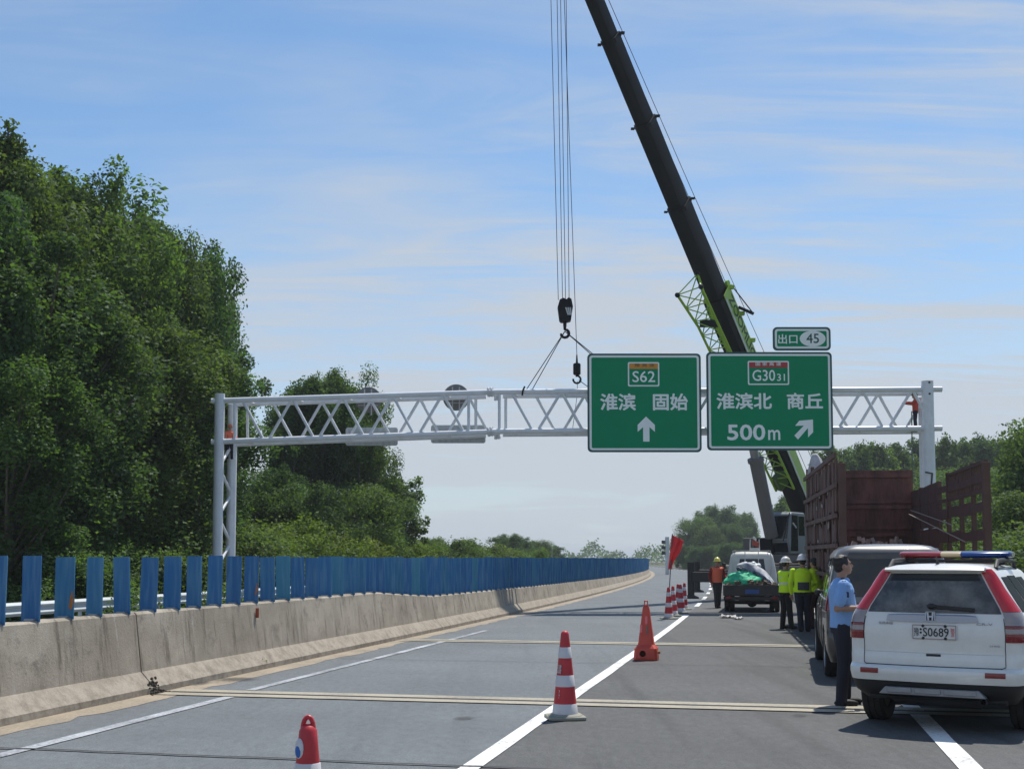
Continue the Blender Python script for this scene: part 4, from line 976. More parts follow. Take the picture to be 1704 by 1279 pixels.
# tailgate gaps, badge bar, plate, handle, wiper
B.line([(0.604, -0.2455), (0.80, -B.pat(0.728, 0.80)), (1.10, -B.pat(0.715, 1.10))], 0.008, suv); B.line([(0.604, 0.2455), (0.80, B.pat(0.728, 0.80)), (1.10, B.pat(0.715, 1.10))], 0.008, suv)
B.line([(0.607, -0.245), (0.607, 0.0), (0.607, 0.245)], 0.010, suv)
B.line([(0.74, -B.pat(0.72, .74)), (0.74, 0), (0.74, B.pat(0.72, .74))], 0.004, suv, mat=M('soft_crease', (0.5, 0.5, 0.5), 0.5), name='crease')
yb = lambda x, z: B.S(z, B.pat(x, z)).y
mb = MB(); rows = []
for i in range(17):
    u = -1 + 2*i/16; x = 0.475*u; k = 0.040*(1 - 0.25*abs(u)**6); y = yb(x, 1.095)
    rows.append([Vector((x*(1.0), y - 0.002, 1.095 - k)), Vector((x, y - 0.030, 1.095 - k)), Vector((x*0.97, y - 0.036, 1.095 + k*0.7)), Vector((x*0.95, y - 0.012, 1.095 + k))])
mb.loft(rows); bar = mb.build('chrome_bar', CHROME, suv, smooth=40)
c = Vector((0.0, yb(0, 1.11) - 0.045, 1.115))
EK = 0.78
emb = MB().prism(rrect(0.135*EK, 0.125*EK, 0.03), c, (1,0,0), (0,0,1), (0, 0.02, 0)).build('emblem', BLACK, suv, smooth=0)
mb = MB(); n0 = Vector((0, -0.008, 0))
for sg in (-1, 1):
    mb.prism([(sg*0.036, -0.052), (sg*0.016, -0.052), (sg*0.023, 0.052), (sg*0.050, 0.052)], c, (EK,0,0), (0,0,EK), n0)
    mb.prism([(sg*0.058, -0.06), (sg*0.066, -0.045), (sg*0.068, 0.045), (sg*0.06, 0.06), (sg*0.055, 0.045), (sg*0.054, -0.045)], c, (EK,0,0), (0,0,EK), n0)
mb.box(c + Vector((0, -0.004, -0.002)), (0.04, 0.009, 0.016)); mb.prism([(-0.055, 0.055), (0.055, 0.055), (0.055, 0.062), (-0.055, 0.062)], c, (EK,0,0), (0,0,EK), n0); mb.prism([(-0.055, -0.055), (0.055, -0.055), (0.055, -0.062), (-0.055, -0.062)][::-1], c, (EK,0,0), (0,0,EK), n0)
mb.build('letter_mark', CHROME, emb, smooth=0)
PLATE = M('plate_white', (0.66, 0.66, 0.64), 0.4, var=0.02); INK = M('plate_black', (0.015, 0.015, 0.016), 0.5); RINK = M('plate_red', (0.55, 0.10, 0.10), 0.5)
pc = Vector((0.035, yb(0.03, 0.955) - 0.012, 0.955))
pl = MB().prism(rrect(0.465, 0.150, 0.012), pc, (1,0,0), (0,0,1), (0, 0.008, 0)).build('number_plate', PLATE, suv, smooth=0)
mb = MB()
for a, b_ in (((0, 0.069), (0.44, 0.005)), ((0, -0.069), (0.44, 0.005)), ((-0.221, 0), (0.005, 0.138)), ((0.221, 0), (0.005, 0.138))):
    mb.box(pc + Vector((a[0], -0.002, a[1])), (b_[0], 0.003, b_[1]))
mb.build('plate_border', M('plate_border_brown', (0.20, 0.10, 0.09), 0.5), pl, smooth=0)
def pt(txt, x, w, h, mat, bold):
    mb = MB(); text_shape(mb, txt, pc + Vector((x, -0.004, 0)), (1,0,0), (0,0,1), w, h, bold); mb.build('plate_lettering', mat, pl, smooth=0)
pt('豫', -0.183, 0.055, 0.085, INK, 0.0); pt('S0689', 0.018, 0.265, 0.088, INK, 0.006); pt('警', 0.190, 0.042, 0.085, RINK, 0.0)
mb = MB()
for z in (0.017, -0.017): mb.lathe([(0.001, 0), (0.011, 0), (0.011, 0.003), (0.001, 0.003)], 12, pc + Vector((-0.138, -0.001, z + 0.01)), Matrix.Rotation(R(90), 3, 'X'), cap=False)
mb.build('plate_dots', INK, pl)
mb = MB()
for dx in (-0.115, 0.115):
    for z in (0.062, -0.062): mb.lathe([(0.001, 0), (0.016, 0), (0.013, 0.008), (0.001, 0.010)], 10, pc + Vector((dx, -0.002, z)), Matrix.Rotation(R(90), 3, 'X'), cap=False)
mb.build('plate_screws', BLACK, pl)
BADGE = M('badge_grey', (0.34, 0.34, 0.35), 0.3, 0.4)
def badge(txt, x, z, w, h):
    mb = MB(); text_shape(mb, txt, Vector((x, yb(x, z) - 0.007, z)), (1, 0.10*(1 if x > 0 else -1)*abs(x)/0.5, 0), (0,0,1), w, h, 0.012); o = mb.build('badge', BADGE, suv, smooth=0)
badge('东风本田', -0.485, 1.035, 0.155, 0.030); badge('CR-V', 0.535, 1.045, 0.16, 0.026); badge('2.4 4WD', 0.63, 0.83, 0.10, 0.018)
MB().box((0.02, yb(0, 0.725) - 0.004, 0.722), (0.15, 0.014, 0.024)).build('tailgate_handle', BLACK, suv, bevel=0.004)
mb = MB(); p0 = Vector((0.44, B.S(1.185, B.pat(.44, 1.185)).y - 0.03, 1.185)); p1 = Vector((0.0, B.S(1.225, 0.03).y - 0.03, 1.215))
mb.beam(p0, p1, 0.012, 0.034); mb.ell(p1, (0.05, 0.03, 0.028)); mb.beam(p0 + Vector((-0.02, 0, 0.0)), p0 + Vector((-0.28, 0.01, -0.006)), 0.02, 0.02)
mb.build('rear_wiper', BLACK, suv)
mb = MB()
for i, (x0, x1) in enumerate(((-0.46, -0.20), (-0.17, 0.10), (0.13, 0.46))): mb.prism(rrect(x1-x0, 0.055, 0.02), ((x0+x1)/2, 0.035, 0.36), (1,0,0), (0,0,1), (0, 0.05, 0))
mb.prism([(-0.55, 0), (0.55, 0), (0.48, 0.075), (-0.48, 0.075)], (0, 0.05, 0.315), (1,0,0), (0,0,1), (0, 0.1, 0))
mb.build('skid_plate', M('skid_grey', (0.30, 0.30, 0.31), 0.5, 0.3, var=0.15, scale=10), suv, bevel=0.008)
mb = MB().lathe([(0.030, 0.0), (0.036, 0), (0.036, 0.2), (0.030, 0.2)], 14, (0.52, 0.06, 0.285), Matrix.Rotation(R(-90), 3, 'X'), cap=False); mb.build('exhaust', BLACK, suv)
MB().box((0, 2.2, 0.30), (1.45, 3.9, 0.12)).build('underbody', BLACK, suv, bevel=0.03)
mb = MB().tube([(-0.62, 0.95, 0.33), (0.62, 0.95, 0.33)], 0.05, 10); mb.ell((0, 0.95, 0.33), (0.14, 0.14, 0.13)); mb.tube([(-0.45, 0.35, 0.27), (0.45, 0.35, 0.27)], 0.09, 12); mb.build('rear_axle', BLACK, suv)
mb = MB().tube([(0, 0.50, 1.645), (0, 0.49, 1.68), (0, 0.44, 1.72)], [0.02, 0.012, 0.006], 8); mb.build('aerial', BLACK, suv)
suv.scale = (0.927, 0.927, 0.97)
# light bar on its own feet
LB_Y, LB_Z = 1.45, 1.745
lens = lambda x0, x1: MB().loft([[Vector((x, LB_Y + 0.15*math.cos(a)*k, LB_Z + 0.039*math.sin(a)*k)) for a in [2*math.pi*j/20 for j in range(20)]] for x, k in ((x0, 0.82 if abs(x0) > .55 else .97), (x0 + 0.03, 1), (x1 - 0.03, 1), (x1, 0.82 if abs(x1) > .55 else .97))])
lbar = MB().box((0, LB_Y, LB_Z - 0.068), (1.16, 0.22, 0.03)).build('light_bar', BLACK, suv, bevel=0.01)
lens(-0.62, -0.145).build('red_lens', M('bar_red', (0.24, 0.022, 0.026), 0.18, coat=0.5, var=0.1), lbar, smooth=60); lens(-0.145, 0.075).build('amber_lens', M('bar_cream', (0.50, 0.40, 0.24), 0.25, coat=0.5, var=0.1), lbar, smooth=60); lens(0.08, 0.62).build('blue_lens', M('bar_blue', (0.010, 0.045, 0.20), 0.18, coat=0.5, var=0.1), lbar, smooth=60)
mb = MB()
for sg in (-1, 1): mb.box((sg*0.5, LB_Y, 1.675), (0.08, 0.16, 0.09))
mb.build('light_bar_foot', BLACK, suv, bevel=0.01)

lift = 0.055                                  # body sits this much higher on its wheels
for ch in suv.children:
    if not ch.name.startswith('wheel'): ch.location.z += lift

# ------------------------------------------------ dusty van
VAN_D = M('van_dusty_brown', (0.052, 0.046, 0.042), 0.28, var=0.12, scale=3, coat=0.6, dirt=(0.15, 0.135, 0.115), dirt_amt=0.35, dscale=1.5)
VAN_L = M('van_silver', (0.15, 0.145, 0.145), 0.32, 0.3, var=0.06, scale=3, coat=0.4, dirt=(0.20, 0.18, 0.16), dirt_amt=0.5)
VA = R(11.6)
van = empty('van', (5.24, 16.62, 0), VA, 'dusty dark people carrier with pale roof, parked behind the policeman', 'van')
lv = [(0.25, .16, 4.70, .82, .76, .2, .04), (0.40, .03, 4.78, .87, .82, .2, .06), (0.55, .0, 4.80, .885, .84, .2, .08), (0.66, .02, 4.80, .885, .84, .18, .08), (0.70, .06, 4.78, .885, .84, .16, .08), (0.95, .065, 4.60, .885, .83, .15, .08), (1.08, .08, 4.25, .87, .80, .15, .07),
      (1.15, .10, 4.02, .855, .78, .14, .07), (1.40, .16, 3.60, .81, .74, .13, .06), (1.65, .22, 3.22, .755, .70, .13, .06), (1.76, .25, 3.02, .725, .67, .14, .06), (1.83, .29, 2.82, .68, .63, .18, .06), (1.88, .37, 2.6, .59, .56, .2, .05), (1.905, .5, 2.35, .42, .40, .2, .04), (1.915, .8, 2.0, .18, .18, .1, .02)]
V = Body(lv)
lower = V.shell([0.25, 0.32, 0.40, 0.48, 0.55, 0.62, 0.66, 0.68, 0.70, 0.75, 0.85, 0.95, 1.02, 1.08, 1.115]).build('body', VAN_D, van, smooth=38)
upper = V.shell([1.118, 1.15, 1.22, 1.3, 1.4, 1.5, 1.6, 1.65, 1.7, 1.76, 1.80, 1.83, 1.86, 1.88, 1.895, 1.905, 1.912, 1.915]).build('cabin', VAN_L, van, smooth=38)
cut(lower, [arch(sx*0.88, yy, 0.39, 0.26, van) for sx in (-1, 1) for yy in (0.98, 3.85)])
for sx in (-1, 1):
    for yy in (0.98, 3.85): wheel(van, sx*0.775, yy, 0.335, 0.215, ALLOY, sx)
    for (q0, q1, nm) in ((0.43, 0.515, 'side_window'), (0.525, 0.605, 'side_window'), (0.615, 0.69, 'side_window')):
        a, b_ = sorted((sx*q0, sx*q1)); V.patch(nm, GLASS, 1.16, 1.70, a, b_, van, 0.004, 8, 6)
    for q in (0.52, 0.61, 0.70): V.line([(0.36, sx*q), (1.15, sx*q), (1.72, sx*(q - 0.002))], 0.012, van)
    a, b_ = sorted((sx*0.285, sx*0.415)); tl = V.patch('tail_lamp', DRED_LENS, 0.97, 1.24, a, b_, van, 0.012, 5, 8)
    V.line([(1.118, sx*0.42), (1.118, sx*0.70)], 0.022, van, mat=CHROME, name='window_trim')
    for q in (0.50, 0.59): MB().box(V.S(0.98, sx*(q + 0.012)) + Vector((sx*0.02, 0, 0)), (0.03, 0.17, 0.035)).build('door_handle', VAN_L, van, bevel=0.008)
    MB().ell((sx*0.83, 3.60, 1.14), (0.06, 0.05, 0.06)).build('wing_mirror', BLACK, van)
V.patch('rear_window', GLASS, 1.17, 1.70, lambda z: -V.pat(V.par(z)[2] - 0.14, z), lambda z: V.pat(V.par(z)[2] - 0.14, z), van, 0.005, 12, 20)
V.patch('rear_band', VAN_D, 1.705, 1.79, lambda z: -V.pat(V.par(z)[2] - 0.16, z), lambda z: V.pat(V.par(z)[2] - 0.16, z), van, 0.006, 4, 16)
V.patch('tailgate_trim', VAN_L, 1.09, 1.15, -0.235, 0.235, van, 0.012, 3, 16)
V.line([(0.70, -0.245), (0.70, 0), (0.70, 0.245)], 0.010, van)
V.patch('bumper', VAN_D, 0.42, 0.62, -0.33, 0.33, van, 0.025, 4, 20)
MB().box((0, 2.4, 0.30), (1.4, 4.1, 0.12)).build('underbody', BLACK, van, bevel=0.03)
mb = MB(); text_shape(mb, '豫S', (0,0,0), (1,0,0), (0,0,1), 0.1, 0.05)
# red high lamp glow seen beside the policeman belongs to the left lamp already built

# ------------------------------------------------ white pickup with loaded bed
PU_W = M('pickup_white', (0.58, 0.59, 0.56), 0.42, var=0.04, scale=2, dirt=(0.36, 0.34, 0.30), dirt_amt=0.5, dscale=2)
PU_D = M('tailgate_painted_shade', (0.045, 0.040, 0.034), 0.75, var=0.2, scale=5, dirt=(0.085, 0.07, 0.055), dirt_amt=0.5)  # dark tone paints the shadow over the tailgate, bumper and bed floor
PA = R(11.8)
pu = empty('pickup_truck', (7.62, 38.4, 0), PA, 'small white pickup truck heaped with rubble sacks under the gantry', 'pickup')
lv = [(0.45, 2.1, 4.6, .80, .78, .12, .02), (0.9, 2.05, 4.65, .84, .80, .12, .02), (1.10, 2.05, 4.6, .83, .78, .12, .02), (1.45, 2.10, 4.3, .77, .72, .12, .02), (1.80, 2.16, 3.95, .70, .66, .12, .02), (1.89, 2.22, 3.8, .64, .61, .14, .02), (1.93, 2.32, 3.6, .52, .5, .14, .02), (1.945, 2.5, 3.3, .28, .28, .1, .01)]
K = Body(lv)
cab_ = K.shell([0.45, 0.6, 0.75, 0.9, 1.0, 1.1, 1.2, 1.3, 1.45, 1.6, 1.7, 1.8, 1.85, 1.89, 1.915, 1.93, 1.94, 1.945]).build('cab', PU_W, pu, smooth=38)
K.patch('rear_window', GLASS, 1.22, 1.70, -0.165, 0.165, cab_, 0.004, 6, 12)
for sx in (-1, 1):
    a, b_ = sorted((sx*0.44, sx*0.64)); K.patch('side_window', GLASS, 1.15, 1.75, a, b_, cab_, 0.004, 6, 8)
    MB().box((sx*0.98, 4.0, 1.45), (0.12, 0.06, 0.22)).build('wing_mirror', BLACK, pu, bevel=0.02)
    wheel(pu, sx*0.72, 3.75, 0.29, 0.17, PU_W, sx)
    for dx in (0.69, 0.86): wheel(pu, sx*(dx - 0.06), 0.85, 0.29, 0.15, PU_W, sx)
    MB().box((sx*0.87, 1.02, 0.70), (0.05, 1.98, 0.32)).build('side_board', PU_W, pu, bevel=0.008)
    MB().box((sx*0.72, -0.015, 0.47), (0.18, 0.04, 0.09)).build('tail_lamp', DRED_LENS, pu, bevel=0.01)
MB().box((0, 1.02, 0.555), (1.70, 2.0, 0.06)).build('bed_floor', PU_D, pu)
MB().box((0, 0.0, 0.70), (1.78, 0.05, 0.34)).build('tailgate', PU_D, pu, bevel=0.01)
MB().box((0, 0.06, 0.44), (1.76, 0.10, 0.12)).build('rear_bumper', PU_D, pu, bevel=0.01)
mb = MB().box((0, 2.2, 0.40), (0.8, 4.2, 0.14)); mb.tube([(-0.65, 0.85, 0.29), (0.65, 0.85, 0.29)], 0.06, 10); mb.ell((0, 0.85, 0.28), (0.16, 0.16, 0.14)); mb.build('chassis', BLACK, pu)
npl = MB().box((0.02, -0.035, 0.66), (0.44, 0.015, 0.14)).build('number_plate', M('plate_blue', (0.03, 0.09, 0.28), 0.45), pu)
mb = MB()
for z in (1.98, 2.02): pass
for x in (-0.62, -0.22, 0.22, 0.62): mb.tube([(x, 2.05, 0.95), (x, 2.12, 1.97)], 0.014, 6)
mb.tube([(-0.62, 2.12, 1.97), (0.62, 2.12, 1.97)], 0.014, 6)
for x in (-0.55, 0.55): mb.tube([(x, 2.14, 1.98), (x, 3.6, 1.98)], 0.014, 6)
mb.build('roof_rack', PU_W, pu)
def heap(name, mat, cx, cy, cz, rx, ry, rz, label, cat, seed, amp=0.25, parent_az=PA, origin=pu, n=34, m=14, top_only=True):
    """crumpled sheet or heap resting in the bed"""
    rng = random.Random(seed); k = [(rng.uniform(1, 5), rng.uniform(1, 5), rng.uniform(0, 6)) for _ in range(7)]
    mb = MB(); rows = []
    for i in range(m+1):
        ph = math.pi/2*i/m; row = []
        for j in range(n):
            th = 2*math.pi*j/n; q = 1 + amp*sum(math.sin(a*th*1.0 + b*ph*2 + c) for a, b, c in [(round(a), b, c) for a, b, c in k])/4
            row.append(Vector((rx*q*math.cos(th)*math.sin(ph), ry*q*math.sin(th)*math.sin(ph), rz*math.cos(ph)*(0.9 + 0.12*q) + 0.0)))
        rows.append([p*rng.uniform(0.93, 1.07) if i else p for p in row])
    vs = [p for r in rows for p in r]; fs = []
    for i in range(m):
        for j in range(n): a, b = i*n + j, i*n + (j+1) % n; fs.append((a, a+n, b+n, b))
    mb.add(vs, fs)
    o = mb.build(name, mat, None, smooth=80)
    o.rotation_euler = (0, 0, -parent_az); o.location = origin.matrix_basis @ Vector((cx, cy, cz))
    return tag(o, label, cat)
pu.matrix_basis  # evaluated below from location and rotation
GREEN_T = M('green_net', (0.03, 0.50, 0.25), 0.65, var=0.2, scale=14, bump=0.5, bscale=30)
heap('green_sheet', GREEN_T, -0.25, 0.80, 0.88, 0.60, 0.6, 0.42, 'bright green sheet spread over the rubble in the pickup bed', 'tarpaulin', 2)
rub = MB(); rng = random.Random(9)
for i in range(170):
    x, y = rng.uniform(-0.78, 0.78), rng.uniform(0.10, 1.85); z = 0.74 + 0.30*max(0, 1 - (x/1.0)**2)*min(1, 0.75 + y*0.3)
    a = Matrix.Rotation(rng.uniform(0, 3), 3, Vector((rng.random(), rng.random(), rng.random())).normalized()); s_ = rng.uniform(0.05, 0.13)
    rub.box((x, y, z*rng.uniform(0.86, 1.04)), (s_*1.5, s_, s_*0.8), a)
o = rub.build('rubble', M('broken_rubble', (0.16, 0.11, 0.075), 0.9, var=0.45, scale=2.5), None, smooth=0); o.location = pu.location; o.rotation_euler = pu.rotation_euler
tag(o, 'heap of brown rubble and scraps filling the pickup bed', 'rubble', kind='stuff')
# rolled quilt leaning over the heap
def quilt():
    mb = MB(); rows = []; rng = random.Random(3)
    for i in range(19):
        u = i/18; x = -0.42 + 1.12*u; zc = 1.43 - 0.62*u**1.6 + 0.09*math.sin(u*2.8); th = 0.12 + 0.07*math.sin(u*3.1)
        ring = []
        for j in range(16):
            a = 2*math.pi*j/16; q = 1 + 0.16*math.sin(3*a + 5*u) + 0.06*math.sin(7*a - 9*u)
            ring.append(Vector((x + 0.05*math.cos(a), 1.25 + 0.42*math.cos(a)*q - 0.2*u, zc + th*math.sin(a)*q)))
        rows.append(ring)
    return mb.loft(rows)
m_q = M('quilt_pale', (0.56, 0.57, 0.58), 0.8, var=0.12, scale=5, dirt=(0.035, 0.06, 0.13), dirt_amt=0.9, dscale=4)
o = quilt().build('rolled_quilt', m_q, None, smooth=80); o.location = pu.location; o.rotation_euler = pu.rotation_euler
q_ = o
mb = MB(); mb.tube([Vector((-0.46 + 1.16*u, 0.80 - 0.22*u, 1.36 - 0.62*u**1.6 + 0.09*math.sin(u*2.8) + 0.012*math.sin(u*40))) for u in [i/24 for i in range(25)]], [0.065 + 0.02*math.sin(i*1.9) for i in range(25)], 10); mb.build('dark_lining', M('quilt_navy', (0.022, 0.035, 0.075), 0.85, var=0.3, scale=9, dirt=(0.42, 0.43, 0.45), dirt_amt=0.8, dscale=5), q_, smooth=80)
tag(o, 'pale rolled quilt with dark blue pattern slumped across the pickup load', 'quilt')
mb = MB(); 
for i in range(7):
    rng = random.Random(i); mb.ell((-0.28 + i*0.085, 1.2, 1.50 + 0.05*math.sin(i*2)), (0.08, 0.2, 0.07 + 0.03*rng.random()))
o = mb.build('plastic_sheet', M('clear_plastic_sheet', (0.60, 0.62, 0.64), 0.3, var=0.1, scale=10), None, remesh=0.02, smooth_it=1); o.location = pu.location; o.rotation_euler = pu.rotation_euler
tag(o, 'crumpled whitish plastic sheet on top of the pickup load', 'plastic sheet')
sg_ = empty('roof_bundle', pu.matrix_basis @ Vector((0.12, 2.7, 1.95)), PA, 'red and white folded chair tied on the pickup roof', 'chair')
sg_.location = pu.location + Vector((math.cos(PA)*0.1 + math.sin(PA)*2.7, -math.sin(PA)*0.1 + math.cos(PA)*2.7, 1.97))
mb = MB()
for x in (-0.27, 0.27): mb.beam((x, 0, 0), (x*0.92, 0.1, 0.42), 0.045)
mb.beam((-0.26, 0, 0.06), (0.26, 0, 0.06), 0.10, 0.10); mb.build('frame', PU_W, sg_, bevel=0.008); sg_.scale = (0.6, 0.6, 0.95)
MB().box((0.05, 0.0, 0.26), (0.40, 0.12, 0.20), Matrix.Rotation(0.25, 3, 'Y')).build('seat', M('faded_red', (0.28, 0.06, 0.045), 0.7, var=0.2, scale=8), sg_, bevel=0.04)
MB().box((0.0, -0.02, 0.44), (0.22, 0.1, 0.10), Matrix.Rotation(0.5, 3, 'Y')).build('cushion', PU_W, sg_, bevel=0.03)

# ------------------------------------------------ rusty stake-bed truck
RUST = M('rusty_red', (0.175, 0.072, 0.058), 0.85, var=0.25, scale=2.2, bump=0.3, bscale=20, stretch=(1, 1, 0.35), dirt=(0.045, 0.026, 0.022), dirt_amt=0.8, dscale=3)
RUSTD = M('rusty_dark', (0.105, 0.056, 0.046), 0.85, var=0.3, scale=3, bump=0.3, bscale=25, dirt=(0.12, 0.065, 0.045), dirt_amt=0.6, dscale=4)
TA = R(9.9); TL, TW, FZ, TZ = 9.2, 1.37, 1.32, 3.62
tr = empty('cargo_truck', (7.90, 23.6, 0), TA, 'rusty brown stake-bed lorry with an open battered cargo body', 'truck')
MB().box((0, TL/2, FZ - 0.06), (2*TW, TL, 0.12)).build('bed_floor', RUSTD, tr)
mb = MB().box((0, TL, (FZ + 4.10)/2), (2*TW, 0.06, 4.10 - FZ))
for z in (1.75, 2.35, 2.55, 3.10, 3.25, 3.95): mb.box((0, TL - 0.05, z), (2*TW - 0.1, 0.07, 0.10))
for x in np.arange(-1.25, 1.26, 0.125): mb.box((x, TL - 0.035, 2.7), (0.03, 0.03, 2.7))
mb.build('headboard', RUST, tr)
rng = random.Random(21)
def wall_side(sx):
    nm = 'left_side' if sx < 0 else 'right_side'
    posts = np.linspace(0.05, TL - 0.05, 8)
    for i, y in enumerate(posts):
        zt = TZ + (0.0 if sx > 0 else 0.055*y) + rng.uniform(-0.04, 0.06)
        if sx > 0 and y > 5.2: zt -= 0.12
        w = 0.16 if i == 0 else 0.09
        MB().box((sx*TW + rng.uniform(-.02, .02), y, (FZ - 0.1 + zt)/2), (0.09 if i else 0.14, w, zt - FZ + 0.1), Matrix.Rotation(rng.uniform(-0.015, 0.015), 3, 'X')).build('stake_post', RUSTD, tr, bevel=0.006)
    bd = MB()
    for z, hh in ((FZ + 0.22, 0.42), (FZ + 0.86, 0.30), (FZ + 1.42, 0.32), (FZ + 1.98, 0.26)):
        for a, b in zip(posts[:-1], posts[1:]):
            t = rng.uniform(-0.03, 0.03); h2 = hh*(1.75 if (a > 5.0 or sx < 0) else 0.72)
            bd.box((sx*(TW - 0.02), (a+b)/2, z + t + (0.03*(a+b)/2 if sx < 0 else 0)), (0.035, b - a + 0.02, h2 + rng.uniform(-0.05, 0.05)), Matrix.Rotation(rng.uniform(-0.02, 0.02), 3, 'X'))
    bd.build('side_board', RUST if sx < 0 else RUSTD, tr)
    rl = MB()                                            # upright bars along the top rail
    for y in np.arange(0.15, 3.9, 0.19): rl.box((sx*TW, y, TZ - 0.28), (0.03, 0.035, 0.56))
    rl.beam((sx*TW, 0, TZ - 0.02), (sx*TW, 4.0, TZ - 0.02), 0.06, 0.06); rl.beam((sx*TW, 0, TZ - 0.58), (sx*TW, TL, TZ - 0.58), 0.06, 0.08)
    rl.build('top_rail', RUSTD, tr)
wall_side(-1); wall_side(1)
mb = MB()                                                # ragged planks and folded boards hung along the left side
for tier in range(4):
    y = 0.12
    while y < TL - 0.2:
        w_ = rng.uniform(0.14, 0.42); zt = FZ + 0.10 + tier*0.60 + 0.012*y; hh = rng.uniform(0.34, 0.56)
        if rng.random() < 0.96: mb.box((-TW - 0.05 - rng.random()*0.05, y + w_/2, zt + hh/2 + rng.uniform(-0.05, 0.05)), (0.03, w_*0.94, hh), Matrix.Rotation(rng.uniform(-0.12, 0.12), 3, 'X'))
        y += w_
for tier in range(5): mb.beam((-TW - 0.12, 0.0, FZ + 0.04 + tier*0.60), (-TW - 0.12, TL, FZ + 0.06 + tier*0.62), 0.05, 0.09)
mb.build('hung_boards', M('old_boards', (0.135, 0.070, 0.056), 0.9, var=0.4, scale=1.6, dirt=(0.17, 0.13, 0.12), dirt_amt=0.7, dscale=1.2), tr)
for i in range(10):
    y = rng.uniform(0.2, 6); MB().box((-TW - 0.13, y, rng.uniform(FZ + 0.3, TZ - 0.4)), (0.012, rng.uniform(0.08, 0.35), rng.uniform(0.04, 0.14)), Matrix.Rotation(rng.uniform(-0.3, 0.3), 3, 'X')).build('torn_strip', M('pale_rag', (0.34, 0.31, 0.30), 0.8, var=0.2), tr)
for sx in (-1, 1):
    for y in (1.4, 2.7, 7.9):
        wheel(tr, sx*1.05, y, 0.50, 0.30, RUSTD, sx); 
        if y < 5: wheel(tr, sx*0.70, y, 0.50, 0.28, RUSTD, sx)
mb = MB()
for x in (-0.42, 0.42): mb.box((x, TL/2 + 0.6, 1.02), (0.12, TL + 1.4, 0.28))
for y in (1.4, 2.7, 7.9): mb.tube([(-1.0, y, 0.5), (1.0, y, 0.5)], 0.08, 10)
mb.build('chassis', RUSTD, tr)
MB().box((0, 0.0, 1.10), (2.5, 0.10, 0.22)).build('rear_bumper', RUSTD, tr, bevel=0.01)
lv = [(0.7, TL + 0.15, TL + 2.1, 1.18, 1.15, .15, .02), (1.6, TL + 0.12, TL + 2.15, 1.2, 1.16, .15, .02), (2.4, TL + 0.15, TL + 1.95, 1.16, 1.1, .18, .02), (2.85, TL + 0.25, TL + 1.8, 1.05, 1.0, .2, .02), (2.95, TL + 0.45, TL + 1.6, .8, .8, .2, .02)]
T_ = Body(lv); cb_ = T_.shell([0.7, 0.9, 1.2, 1.6, 1.9, 2.2, 2.4, 2.6, 2.75, 2.85, 2.92, 2.95]).build('cab', M('faded_truck_blue', (0.10, 0.13, 0.17), 0.6, var=0.15), tr, smooth=40)
for sx in (-1, 1):
    a, b_ = sorted((sx*0.46, sx*0.66)); T_.patch('side_window', GLASS, 1.75, 2.5, a, b_, cb_, 0.005, 6, 6)
mb = MB()
for a, b in (((1.2, 8.9, 2.9), (1.2, 1.4, 2.05)), ((1.25, 8.9, 3.0), (1.27, 3.2, 2.45))): mb.tube([a, b], 0.012, 6)
o = mb.build('ropes', M('pale_rope', (0.36, 0.33, 0.28), 0.8), tr)
mb = MB(); rng = random.Random(8)
for i in range(90):
    x = rng.uniform(-1.1, 1.0); s_ = rng.uniform(0.04, 0.13); mb.box((x, rng.uniform(7.6, 9.0), 1.70 + rng.random()**2*0.55), (s_, s_*0.8, s_*rng.uniform(0.6, 2.2)), Matrix.Rotation(rng.uniform(-0.5, 0.5), 3, 'Y') @ Matrix.Rotation(rng.uniform(0, 3), 3, 'Z'))
o = mb.build('scrap_sacks', M('pale_scrap', (0.42, 0.36, 0.34), 0.85, var=0.35, scale=1.5), None, smooth=50); o.location = tr.location; o.rotation_euler = tr.rotation_euler
tag(o, 'pale scraps and sacks lying at the front of the rusty lorry bed', 'scrap', kind='stuff')
# white draped bundle standing above the left front of the body
mb = MB(); rows = []
for i in range(13):
    u = i/12; rad = 0.04 + 0.25*u**0.7; ring = []
    for j in range(22):
        a = 2*math.pi*j/22; q = 1 + 0.13*math.sin(5*a + 1) + 0.09*math.sin(9*a + 2*u) + 0.05*math.sin(14*a)
        ring.append(Vector((rad*q*math.cos(a) + 0.10*u, rad*q*0.8*math.sin(a), 0.74*(1 - u))))
    rows.append(ring)
o = mb.loft(rows).build('draped_bundle', M('grey_white_tarp', (0.50, 0.50, 0.52), 0.8, var=0.15, scale=6, bump=0.3, bscale=14, dirt=(0.25, 0.25, 0.27), dirt_amt=0.6, dscale=5), None, smooth=80)
o.location = at(1357, 800, 32.0); tag(o, 'greyish white draped bundle standing up at the front left of the lorry body', 'bundle')
# ---------------------------------------------------------------- mobile crane
C_BLACK = M('boom_dark', (0.008, 0.009, 0.012), 0.55, var=0.3, scale=1.2, spec=0.2)
C_GREEN = M('crane_lime', (0.27, 0.46, 0.025), 0.4, var=0.06, scale=2)
C_GREY = M('crane_grey', (0.16, 0.15, 0.145), 0.6, var=0.15, scale=2, dirt=(0.09, 0.08, 0.07), dirt_amt=0.6)
C_WHITE = M('crane_white', (0.50, 0.52, 0.52), 0.4, var=0.05)
ROPE = M('wire_rope', (0.035, 0.035, 0.04), 0.6)
HX, HY = -0.583, -0.812                      # horizontal heading of the boom
cr = empty('mobile_crane', (12.6, 57.0, 0), 0, 'big mobile crane with dark telescopic boom and lime green base section, behind the signs', 'crane')
tip = at(939, -120, 40.6); foot = at(1341, 858, 58.0)
bd = (tip - foot).normalized(); side = bd.cross(Vector((0,0,1))).normalized(); upv = side.cross(bd).normalized()
